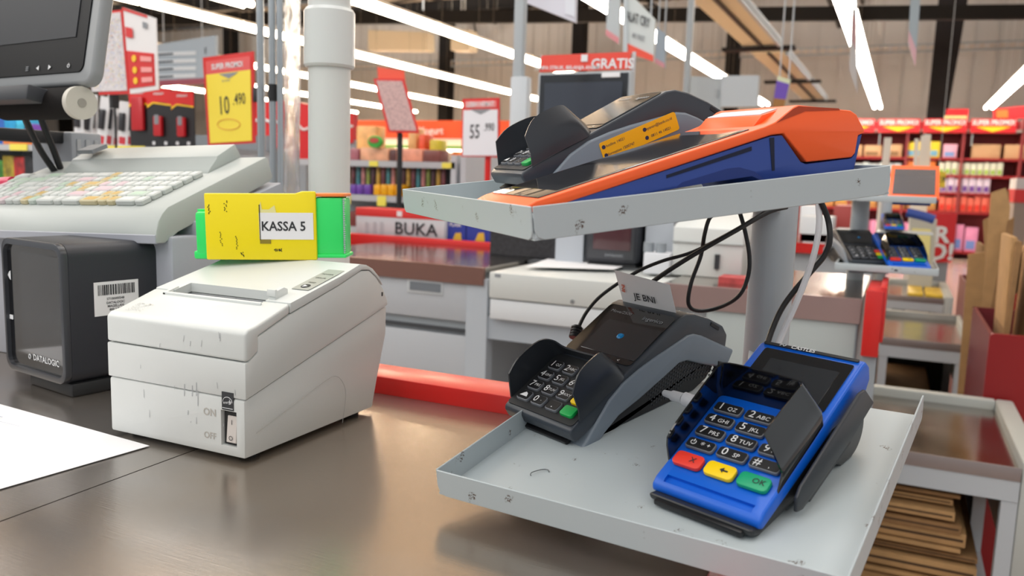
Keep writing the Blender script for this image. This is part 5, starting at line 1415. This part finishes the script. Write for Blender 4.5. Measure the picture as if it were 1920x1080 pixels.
# freezer wall far behind
YZ = 8.0
fz = thing('open_freezer', 'open chiller with an orange header board far behind the snack rack', 'chiller', Matrix.Identity(4))
xa, xb = at(480, 250, y=YZ).x, at(1005, 250, y=YZ).x
zz = lambda v: at(760, v, y=YZ).z
one(cbox(xa, xb, YZ, YZ + .1, zz(259), zz(226), .0), mat('chiller_orange', '#ef5a2a', .5, noise=.1, nscale=3)).build('header_board', fz)
texton([(780, 258), (840, 258), (840, 228), (780, 228)], YZ, 'Yogurt', .11, .5, .4, M_INKW, .02, 1, 'lettering', fz, -.02)
one(cbox(xa, xb, YZ + .02, YZ + .12, zz(272), zz(259)), mat('chiller_cream', '#f0dcc0', .6, emit=.35)).build('cream_panel', fz)
one(cbox(xa, xb, YZ + .01, YZ + .12, zz(277), zz(272)), mat('chiller_green', '#7fc04a', .5)).build('green_stripe', fz)
one(cbox(xa, xb, YZ + .3, YZ + .33, zz(286), zz(277)), mat('chiller_lamp', '#fff8e8', .5, emit=3.)).build('lamp_strip', fz)
one(cbox(xa, xb, YZ + .6, YZ + .7, 0, zz(226)), mat('chiller_back', '#c9b9a4', .6)).build('back_wall', fz)
for k, v in enumerate((300, 330, 365)):
    one(cbox(xa, xb, YZ + .15, YZ + .6, zz(v) - .03, zz(v)), mat('shelf_pale', '#b4b6ba', .45)).build('shelf', fz)
random.seed(8)
for r_, v in enumerate((300, 330)):
    for k in range(24):
        u = 560 + k * 18; c = random.choice(['#d8783a', '#c9433a', '#e0c04a', '#d9d2c4', '#7a4a3a', '#9a6a8a'])
        g = one(slab_on(u, u + 14, v - random.uniform(14, 20), YZ + .2, .15, zz(v), None, .0), mat('far_' + c.lstrip('#'), c, .5))
        tag(g.build('dairy_pack'), 'small bright pack in the far chiller, ' + ('upper shelf' if r_ == 0 else 'middle shelf'), 'pack', 'packs on the far chiller ' + ('upper shelf' if r_ == 0 else 'middle shelf'))

# ------------------------------------------------------------------ hanging signs in the middle
def hang(us, y, parts, name, lab, m_='#b9c2c6'):
    t = thing(name, lab, 'sign', Matrix.Identity(4))
    quadsheet(us, y, mat('hang_board_' + m_.lstrip('#'), m_, .5), 'board', t, .02)
    for a_, b_, c_, d_, col in parts:
        quadsheet(lerpq(us, a_, b_, c_, d_), y, mat('hang_part_' + col.lstrip('#'), col, .5), 'colour_band', t, .005, -.004)
    f = qpts(us, y)
    for s_ in (.15, .85):
        p = f[3].lerp(f[2], s_); one(cyl((p.x, y + .01, p.z), (p.x, y + .01, 5.9), .004, n=6), M_GREY).build('hanger', t)
    return t
s1 = hang([(1136, 66), (1160, 83), (1163, -20), (1140, -30)], 3.8, [(0, 1, 0, .12, '#d98f96')], 'hanging_sign', 'narrow pale hanging sign left of the large one with dark letters')
s2_ = hang([(1170, 96), (1225, 116), (1228, 36), (1171, -22)], 3.6, [(0, 1, 0, .15, '#e4513c')], 'hanging_sign', 'large white hanging sign with dark capitals and an orange-red lower band', '#c6cdcc')
US = [(1170, 96), (1225, 116), (1228, 36), (1171, -22)]
texton(US, 3.6, 'ALAT CRY', .058, .47, .68, M_INK, .02, .42, 'lettering', s2_, -.006)
texton(US, 3.6, 'MY FIRST', .030, .5, .36, M_INKG, .03, .5, 'lettering', s2_, -.006)
quadsheet([(1168, 97), (1176, 100), (1176, 0), (1169, -20)], 3.59, mat('hang_board_b9c2c6', '#b9c2c6', .5), 'side_panel', s2_, .03)
s3 = hang([(1228, 118), (1246, 128), (1248, 64), (1231, 50)], 4.0, [(0, 1, 0, .14, '#cc8f98')], 'hanging_sign', 'narrow blue-grey hanging sign right of the large one', '#98a6b2')
s4 = hang([(988, 6), (1078, 42), (1080, -50), (990, -60)], 2.8, [(.8, 1, .1, .9, '#d9dde6'), (.35, .6, .5, 1., '#c9a2b4')], 'hanging_sign', 'white and violet hanging sign cut off at the top edge above the GRATIS sign', '#d2d3de')
s5 = hang([(1592, 130), (1607, 175), (1606, 20), (1598, 10)], 4.6, [(.1, .9, .5, .9, '#b08a8c')], 'hanging_sign', 'sign seen edge-on beside the steep light row', '#b8b4b2')
s6 = hang([(1703, 78), (1716, 126), (1727, -20), (1708, -20)], 4.6, [(.0, 1, 0, .22, '#d0a4ac')], 'hanging_sign', 'narrow blue-grey sign seen edge-on at the upper right', '#9ba7ae')
s7 = hang([(1448, 202), (1470, 202), (1482, 150), (1458, 142)], 4.2, [(0, 1, .3, .85, '#6a48b0'), (0, 1, 0, .3, '#9a6a30')], 'hanging_sign', 'small tilted purple and orange sign behind the orange terminal', '#d2d8b4')

# ================================================================== RIGHT SIDE: BAGGING BENCHES, BINS, GONDOLA
ZB = CAM_Z - .565
def bench(x0, x1, y0, y1, lab):
    t = thing('bagging_bench', lab, 'bench', T((x0 + x1) / 2, (y0 + y1) / 2, 0)); I = t.matrix_world.inverted()
    def p(vf, m_, n): return one(vf, m_).build(n, t, I)
    p(cbox(x0, x1, y0, y1, ZB - .016, ZB - .012), M_STEEL2, 'steel_top')
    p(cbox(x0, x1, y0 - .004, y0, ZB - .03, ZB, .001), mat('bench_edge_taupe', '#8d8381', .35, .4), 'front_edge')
    p(cbox(x0, x1, y0 - .002, y0 + .03, ZB - .075, ZB - .03), mat('bench_grey', '#b0b6bb', .45), 'front_beam')
    p(cbox(x0, x1, y1, y1 + .035, ZB - .06, ZB + .012, .004), mat('bench_rim', '#b2b6b2', .45), 'back_rim')
    p(cbox(x1, x1 + .045, y0 - .002, y1 + .035, ZB - .25, ZB + .012, .008), mat('bench_side', '#b0b4b0', .5), 'side_box')
    p(cbox(x0 - .02, x0, y0, y1 + .03, ZB - .06, ZB + .008), mat('bench_rim', '#b2b6b2', .45), 'left_rim')
    for xx, yy in ((x0, y0), (x1 - .03, y0), (x0, y1 - .03), (x1 - .03, y1 - .03)):
        p(cbox(xx, xx + .03, yy, yy + .03, 0, ZB - .03), mat('bench_grey', '#b0b6bb', .45), 'leg')
    p(cbox(x0, x1, y0, y1, .10, .115), mat('bench_grey', '#b0b6bb', .45), 'lower_shelf')
    p(cbox(x0, x1, y1 - .01, y1, .115, ZB - .06), mat('bench_dark_back', '#1c1917', .7), 'back_panel')
    return t
xs = .0
bench(-.06, .272, 1.95, 2.50, 'nearest steel-topped bagging bench with flattened cardboard below')
bench(-.03, .262, 3.45, 4.15, 'middle steel-topped bagging bench behind the red bumper')
bench(-.03, .245, 4.88, 5.65, 'farthest steel-topped bagging bench under the next lane trays')
random.seed(12)
def cardstack(x0, x1, y0, y1, z0, n, lab, grp, lim=None):
    z = z0
    for k in range(n):
        th = random.choice([.008, .012, .02, .03]); dx = random.uniform(-.05, .012); dy = random.uniform(-.01, .02)
        if z + th > (lim or 9): break
        g = one(cbox(x0 + random.uniform(-.01, .02), x1 + dx, y0 + dy, y1, z, z + th, .001), [M_CARD, M_CARD, M_CARD_D][k % 3])
        if th > .01: g.add(cbox(x0, x1 + dx - .005, y0 + dy - .0005, y0 + dy, z + th * .4, z + th * .6), mat('corrugation_shadow', '#4a3522', .9))
        tag(g.build('flattened_carton'), lab, 'cardboard', grp)
        z += th + random.choice([.001, .004, .009])
cardstack(-.05, .205, 1.97, 2.45, .116, 26, 'flattened brown carton in the stack under the nearest bagging bench', 'cartons under the nearest bench', ZB - .085)
cardstack(-.02, .16, 3.48, 4.1, .116, 9, 'flattened brown carton under the middle bagging bench', 'cartons under the middle bench', ZB - .2)
# reflected yellow packs lying on the farthest bench
for k, (u0, u1) in enumerate(((1702, 1728), (1732, 1762))):
    g = one(cbox(at(u0, 535, z=ZB).x, at(u1, 535, z=ZB).x, 5.0, 5.4, ZB - .0119, ZB + .004, .003), mat('yellow_leaflet', '#d8b63a', .5, noise=.2))
    tag(g.build('leaflet_stack'), ['left yellow leaflet stack on the farthest bagging bench', 'right yellow leaflet stack on the farthest bagging bench'][k], 'leaflets')

# red bumper at the corner of the next counter
rbp = thing('corner_bumper', 'bright red corner bumper at the end of the next lane counter', 'bumper', Matrix.Identity(4))
yb = 1.80
x0, x1 = at(1619, 600, y=yb).x, at(1652, 600, y=yb).x
zt_, zb_2 = at(1636, 545, y=yb).z, at(1636, 670, y=yb).z
one(cbox(x0, x1, yb, yb + .016, zb_2, zt_, .002), M_RED).build('front_plate', rbp)
one(cbox(x1 - .006, x1 + .006, yb + .008, yb + .22, zb_2 + .03, zt_ + .008, .002), M_RED).build('side_plate', rbp)
one(cbox(x0 + .002, x1, yb + .016, yb + .22, zt_ - .012, zt_, .001), M_RED).build('top_plate', rbp)
one(cbox(x0 + .004, x0 + .03, yb + .012, yb + .06, 0, zt_ - .02), M_GREY_D).build('bumper_post', rbp)

# red cardboard bins
def bin_(x0, x1, y0, y1, h, lab):
    t = thing('cardboard_bin', lab, 'bin', T((x0 + x1) / 2, (y0 + y1) / 2, 0)); I = t.matrix_world.inverted()
    mr_ = mat('bin_red', '#8e0a0e', .4); md_ = mat('bin_maroon', '#6e2026', .5)
    one(prism(rrect(x1 - x0, h, .012, 3, (x0 + x1) / 2, h / 2), y0, y0 + .012, 'y'), mr_).build('front_panel', t, I)
    one(cbox(x0, x0 + .01, y0 + .012, y1, .02, h - .004), md_).build('side_panel', t, I)
    one(cbox(x1 - .01, x1, y0 + .012, y1, .02, h - .004), md_).build('side_panel', t, I)
    one(cbox(x0, x1, y1 - .01, y1, .02, h - .004), md_).build('back_panel', t, I)
    one(cbox(x0 + .01, x1 - .01, y0 + .012, y1 - .01, .02, .03), md_).build('floor_panel', t, I)
zh1 = at(1880, 627, y=2.55).z; xh1 = at(1848, 700, y=2.55).x
bin_(xh1, xh1 + .42, 2.55, 3.15, zh1, 'near red metal bin full of upright cardboard at the right edge')
zh2 = at(1835, 546, y=3.75).z; xh2 = at(1815, 600, y=3.75).x
bin_(xh2, xh2 + .40, 3.75, 4.5, zh2, 'farther red metal bin with upright cardboard')
def upright(x, y, dx, dy, z0, z1, lean, lab, m_, grp=None, yaw=0.):
    g = one(cbox(-dx / 2, dx / 2, -dy / 2, dy / 2, 0, z1 - z0, .001), m_)
    o = g.build('upright_carton'); o.matrix_world = T(x, y, z0) @ RZ(yaw) @ RY(lean)
    return tag(o, lab, 'cardboard', grp)
random.seed(17)
for k in range(9):
    z1 = at(1870 + k * 4, 440 + random.uniform(-4, 25), y=2.6).z
    upright(xh1 + .030 + k * .030, 2.74 + .02 * (k % 3), random.choice([.01, .014]), .26, .031, z1, random.uniform(-1.5, 1.5), 'flattened carton standing upright in the near red bin', M_CARD if k % 3 else M_CARD_D, 'cartons in the near red bin')
for k in range(8):
    z1 = at(1815 + k * 4, 462 + random.uniform(-4, 22), y=3.8).z
    upright(xh2 + .03 + k * .03, 4.0 + .03 * (k % 3), random.choice([.01, .014]), .28, .031, z1, random.uniform(-1.5, 1.5), 'flattened carton standing upright in the farther red bin', M_CARD if k % 3 else M_CARD_D, 'cartons in the farther red bin')
for k, (u, v0, y, dx, lean, m_, lb) in enumerate(((1886, 356, 3.3, .016, 2, M_CARD_D, 'tallest narrow flattened carton between the red bins'), (1874, 352, 3.25, .030, -2, M_CARD, 'tall broad flattened carton between the red bins'), (1853, 398, 3.3, .02, -9, M_CARD, 'left-leaning tall carton strip between the red bins'), (1897, 405, 3.2, .012, 4, M_CARD_D, 'dark carton leaning right beside the tallest one'), (1840, 470, 3.35, .05, -2, M_CARD, 'shorter wide carton before the farther red bin'))):
    a = at(u, v0, y=y)
    g = one(prism([(-dx, 0), (dx, 0), (dx * 1.15, a.z * .98 - .04), (dx * .6, a.z), (-dx * .8, a.z * .985)], -.006, .006, 'y'), m_)
    o = g.build('upright_carton'); b0 = at(u - lean * -3, 560, y=y)
    o.matrix_world = T(a.x - math.sin(R(lean)) * a.z * 1.0, y, 0.0) @ RY(lean)
    tag(o, lb, 'cardboard')

# far red gondola
YG = 15.0
gd = thing('shelf_unit', 'long red shelf unit at the back wall, loaded with household goods', 'shelf', T(1, YG, 0)); Ig = gd.matrix_world.inverted()
def pg(vf, m_, n): return one(vf, m_).build(n, gd, Ig)
M_GR = mat('gondola_red', '#9c1a22', .5)
gx0, gx1 = -3.2, 3.2
pg(cbox(gx0, gx1, YG + .5, YG + .55, 0, 2.2), M_GR, 'back_panel')
lv = [at(1780, v, y=YG).z for v in (296, 328, 361, 396, 470)]
for z in lv: pg(cbox(gx0, gx1, YG, YG + .5, z - .035, z), M_GR, 'shelf_board')
pg(cbox(gx0, gx1, YG - .01, YG + .5, 2.0, 2.04), mat('gondola_grey', '#a39c98', .5), 'top_rail')
for k in range(9):
    xx = gx0 + k * .8; pg(cbox(xx - .02, xx + .02, YG - .01, YG + .5, 0, 2.2), mat('gondola_upright', '#8a3236', .5), 'upright')
# super promo boards
for k in range(8):
    u0 = 1646 + (k - 5) * 89.5 + (0 if k < 7 else 0); 
    z1, z0 = at(1780, 223, y=YG).z, at(1780, 249.5, y=YG).z
    xa = at(1646, 237, y=YG - .05).x + (k - 5) * .665; xb = xa + .62
    t = thing('promo_board', 'red SUPER PROMO board with yellow arrow above the far red shelves', 'sign', T((xa + xb) / 2, YG - .06, (z0 + z1) / 2), 'SUPER PROMO boards above the far shelves')
    h_ = (z1 - z0) / 2
    one(cbox(-.31, .31, 0, .02, -h_, h_), mat('promo_red', '#c81f28', .45)).build('board', t)
    one(prism([(-.24, -.015), (.24, -.015), (0, -h_ * .88)], -.006, -.001, 'y'), mat('promo_yellow', '#f6cf1c', .5)).build('arrow', t)
    one(text('SUPER PROMO!', .105, 0, .035, sx=.80), M_INKW, T(0, -.008, h_ * .42) @ UP).build('lettering', t)
    one(cbox(-.28, -.26, .02, .07, -h_ - .2, h_), M_GREY_D).build('bracket', t)
# goods on the gondola, one object each
random.seed(77)
GOODS = [(0, [('#c9a27a', .30, .20, 13, 'brown carton'), ('#e8cf30', .17, .26, 6, 'yellow detergent pack'), ('#e2a9c0', .22, .22, 2, 'pink pack')], 'top'),
         (1, [('#b9c4c9', .12, .17, 16, 'pale bottle'), ('#e87b35', .24, .22, 4, 'orange soap carton'), ('#d9dccb', .09, .21, 22, 'white and green bottle')], 'second'),
         (2, [('#c8cde0', .12, .24, 14, 'white and blue pouch'), ('#dcd0e4', .10, .24, 18, 'white and purple pouch')], 'third'),
         (3, [('#c08a50', .22, .18, 10, 'open brown tray of yellow packs'), ('#e06a58', .10, .24, 20, 'white and red pack')], 'fourth'),
         (4, [('#d98ab4', .20, .42, 14, 'pink bundle')], 'bottom')]
for li, defs, nm in GOODS:
    base = lv[li]; x = -1.25
    for c, w_, h_, n, lb in defs:
        if li == 0 and lb == 'brown carton': n = 5
        if li == 0 and lb == 'pink pack':
            pass
        cnt = {('top', 'brown carton'): 4, ('top', 'yellow detergent pack'): 3, ('top', 'pink pack'): 1, ('second', 'pale bottle'): 10, ('second', 'orange soap carton'): 2, ('second', 'white and green bottle'): 10, ('third', 'white and blue pouch'): 13, ('third', 'white and purple pouch'): 9, ('fourth', 'open brown tray of yellow packs'): 8, ('fourth', 'white and red pack'): 12, ('bottom', 'pink bundle'): 12}[(nm, lb)]
        for k in range(cnt):
            hh = h_ * random.uniform(.92, 1.04); wd = w_ * .9
            g = one(cbox(-wd / 2, wd / 2, 0, .25, 0, hh, .012), mat('good_' + c.lstrip('#'), c, .5))
            acc = {'yellow detergent pack': '#6fa8c8', 'orange soap carton': '#dfe0e2', 'white and green bottle': '#9cc05a', 'white and blue pouch': '#3a5ab0', 'white and purple pouch': '#6a3f98', 'white and red pack': '#d8301f', 'pink bundle': '#6a86c8', 'open brown tray of yellow packs': '#e0b828', 'brown carton': '#8a6a48', 'pink pack': '#7a9ad0', 'pale bottle': '#6f9aa8'}[lb]
            g.add(cbox(-wd * .4, wd * .3, -.004, 0, hh * (.1 if lb != 'open brown tray of yellow packs' else .55), hh * (.45 if lb != 'open brown tray of yellow packs' else 1.0)), mat('accent_' + acc.lstrip('#'), acc, .5))
            o = g.build(lb.split()[-1] if lb != 'open brown tray of yellow packs' else 'goods_tray'); o.location = (x + w_ / 2, YG + .03, base)
            tag(o, '%s on the %s shelf of the far red shelf unit' % (lb, nm), {'carton': 'carton', 'pack': 'pack', 'bottle': 'bottle', 'pouch': 'pouch', 'packs': 'goods tray', 'bundle': 'bundle'}[lb.split()[-1]], '%ss on the %s far shelf' % (lb, nm))
            x += w_
        x += .03
for k in range(4):
    xx = .78 + k * .45
    g = one(cbox(-.2, .2, 0, .3, 0, .22, .01), mat('good_c9a27a', '#c9a27a', .5)); o = g.build('carton'); o.location = (xx + .35, YG + .05, lv[0]); tag(o, 'brown carton at the right end of the top shelf of the far red shelf unit', 'carton', 'right-hand brown cartons on the top far shelf')
# second red wall of goods at the right edge
g = one(cbox(at(1905, 350, y=7).x, at(1905, 350, y=7).x + .5, 7, 7.4, 0, at(1915, 375, y=7).z), mat('brown_grey_case', '#8d8078', .6)); g.add(cbox(at(1905, 350, y=7).x - .005, at(1905, 350, y=7).x + .505, 6.99, 7.41, at(1915, 380, y=7).z, at(1915, 355, y=7).z), M_RED)
g.add(cbox(at(1905, 350, y=7).x, at(1905, 350, y=7).x + .5, 7, 7.4, at(1915, 355, y=7).z, at(1915, 334, y=7).z), mat('case_white', '#c9c6c8', .5))
tag(g.build('display_case'), 'brown-grey display case with red and white top at the right edge', 'display case')
quad = [(1862, 222), (1925, 222), (1925, 198), (1862, 204)]
t = thing('promo_board', 'large red board with orange pattern rising above the promo row at the right edge', 'sign', Matrix.Identity(4))
quadsheet(quad, YG + .3, mat('promo_red', '#c81f28', .45), 'board', t, .03)
quadsheet([(1868, 221), (1890, 221), (1890, 206), (1868, 207)], YG + .3, mat('promo_orange', '#e8722c', .45), 'pattern', t, .01, -.012)
quadsheet([(1862, 226), (1866, 226), (1866, 215), (1862, 215)], YG + .32, M_GREY_D, 'bracket', t, .03)
t = thing('promo_board', 'small red and yellow board standing on top of the far shelf unit beside the column', 'sign', Matrix.Identity(4))
quadsheet([(1773, 224), (1815, 224), (1817, 204), (1775, 204)], YG + .25, mat('promo_red', '#c81f28', .45), 'board', t, .03)
quadsheet([(1770, 226), (1813, 226), (1813, 217), (1770, 217)], YG + .24, mat('promo_yellow_pale', '#e8cf8c', .5), 'lower_band', t, .02)

# yellow hanging tag, white boards, promo stand and kiosk
t = thing('price_sign', 'small yellow price card hanging in front of the far red shelves', 'sign', Matrix.Identity(4))
quadsheet([(1745, 351), (1772, 352), (1774, 322), (1749, 322)], 6.5, mat('card_yellow', '#e8cf3a', .5), 'card', t, .01)
texton([(1745, 351), (1772, 352), (1774, 322), (1749, 322)], 6.5, '17.9', .05, .5, .5, M_INK, .02, 1, 'price_figures', t, -.012)
a = at(1760, 322, y=6.5); one(cyl((a.x, 6.506, a.z), (a.x, 6.506, 5.9), .002, n=6), M_GREY).build('string', t)
for k, (u0, u1, v0, v1, ut) in enumerate(((1652, 1666, 258, 318, 6), (1712, 1720, 260, 325, 3), (1718, 1732, 254, 340, 9), (1728, 1742, 252, 352, 4))):
    us = [(u0, v1), (u1, v1), (u1 + ut, v0), (u0 + ut, v0)]
    t = thing('white_board', ['short white upright board right of the upper tray end', 'thin white upright board, leftmost of the three near the orange screen', 'middle cream upright board of the three near the orange screen', 'tallest cream upright board, right of the three near the orange screen'][k], 'board', Matrix.Identity(4))
    yq = 5.6 + .06 * k
    quadsheet(us, yq, mat('cream_board', '#f0e8dc', .6), 'panel', t, .03)
    f = qpts(us, yq); one(cbox(f[0].x, f[1].x, yq, yq + .03, 0, f[0].z), mat('cream_board', '#f0e8dc', .6)).build('lower_part', t)
PS = [(1722, 492), (1784, 492), (1795, 400), (1735, 400)]
t = thing('promo_stand', 'red promo stand with white letters ending in R and O!, partly hidden', 'sign', Matrix.Identity(4))
quadsheet(PS, 5.9, mat('promo_red2', '#cc1c22', .4), 'board', t, .03)
texton(PS, 5.9, 'R', .145, .60, .55, M_INKW, .03, 1, 'lettering', t, -.006)
texton(PS, 5.9, 'O!', .145, .62, .20, M_INKW, .03, 1, 'lettering', t, -.006)
f = qpts(PS, 5.93); one(cbox(f[0].x + .02, f[1].x - .02, 5.93, 5.97, 0, f[0].z + .01), M_GREY_D).build('base', t)
KS = [(1705, 505), (1750, 505), (1757, 412), (1706, 408)]
t = thing('info_kiosk', 'pale framed kiosk panel with yellow sheet behind the blue terminals', 'kiosk', Matrix.Identity(4))
quadsheet(KS, 5.4, mat('kiosk_grey', '#b9b7ac', .5), 'frame', t, .1)
quadsheet(lerpq(KS, .08, .80, .1, .80), 5.4, mat('kiosk_yellow', '#e2d98e', .5), 'yellow_sheet', t, .01, -.012)
f = qpts(KS, 5.4); one(cbox(f[0].x, f[1].x, 5.4, 5.5, 0, f[0].z + .01), mat('kiosk_grey', '#b9b7ac', .5)).build('base', t)
# white air unit and ducts in the middle distance, high up
for k, us in enumerate(([(690, 122), (800, 122), (800, 88), (690, 84)], [(845, 122), (880, 122), (880, 84), (845, 84)])):
    t = thing('air_unit', ['long pale air conditioning duct between the light rows', 'pale ventilation box right of the long duct'][k], 'air duct', Matrix.Identity(4))
    YD = 14. - k * 1.0
    quadsheet([(u, v - 28) for u, v in us], YD, mat('duct_pale', '#b3a893', .6), 'casing', t, .3)
    f = qpts([(u, v - 28) for u, v in us], YD)
    one(cyl((f[3].x + .15, YD + .1, f[3].z), (f[3].x + .15, YD + .1, 5.95), .01, n=6), M_GREY).build('hanger', t)
    one(cyl((f[2].x - .15, YD + .1, f[2].z), (f[2].x - .15, YD + .1, 5.95), .01, n=6), M_GREY).build('hanger', t)
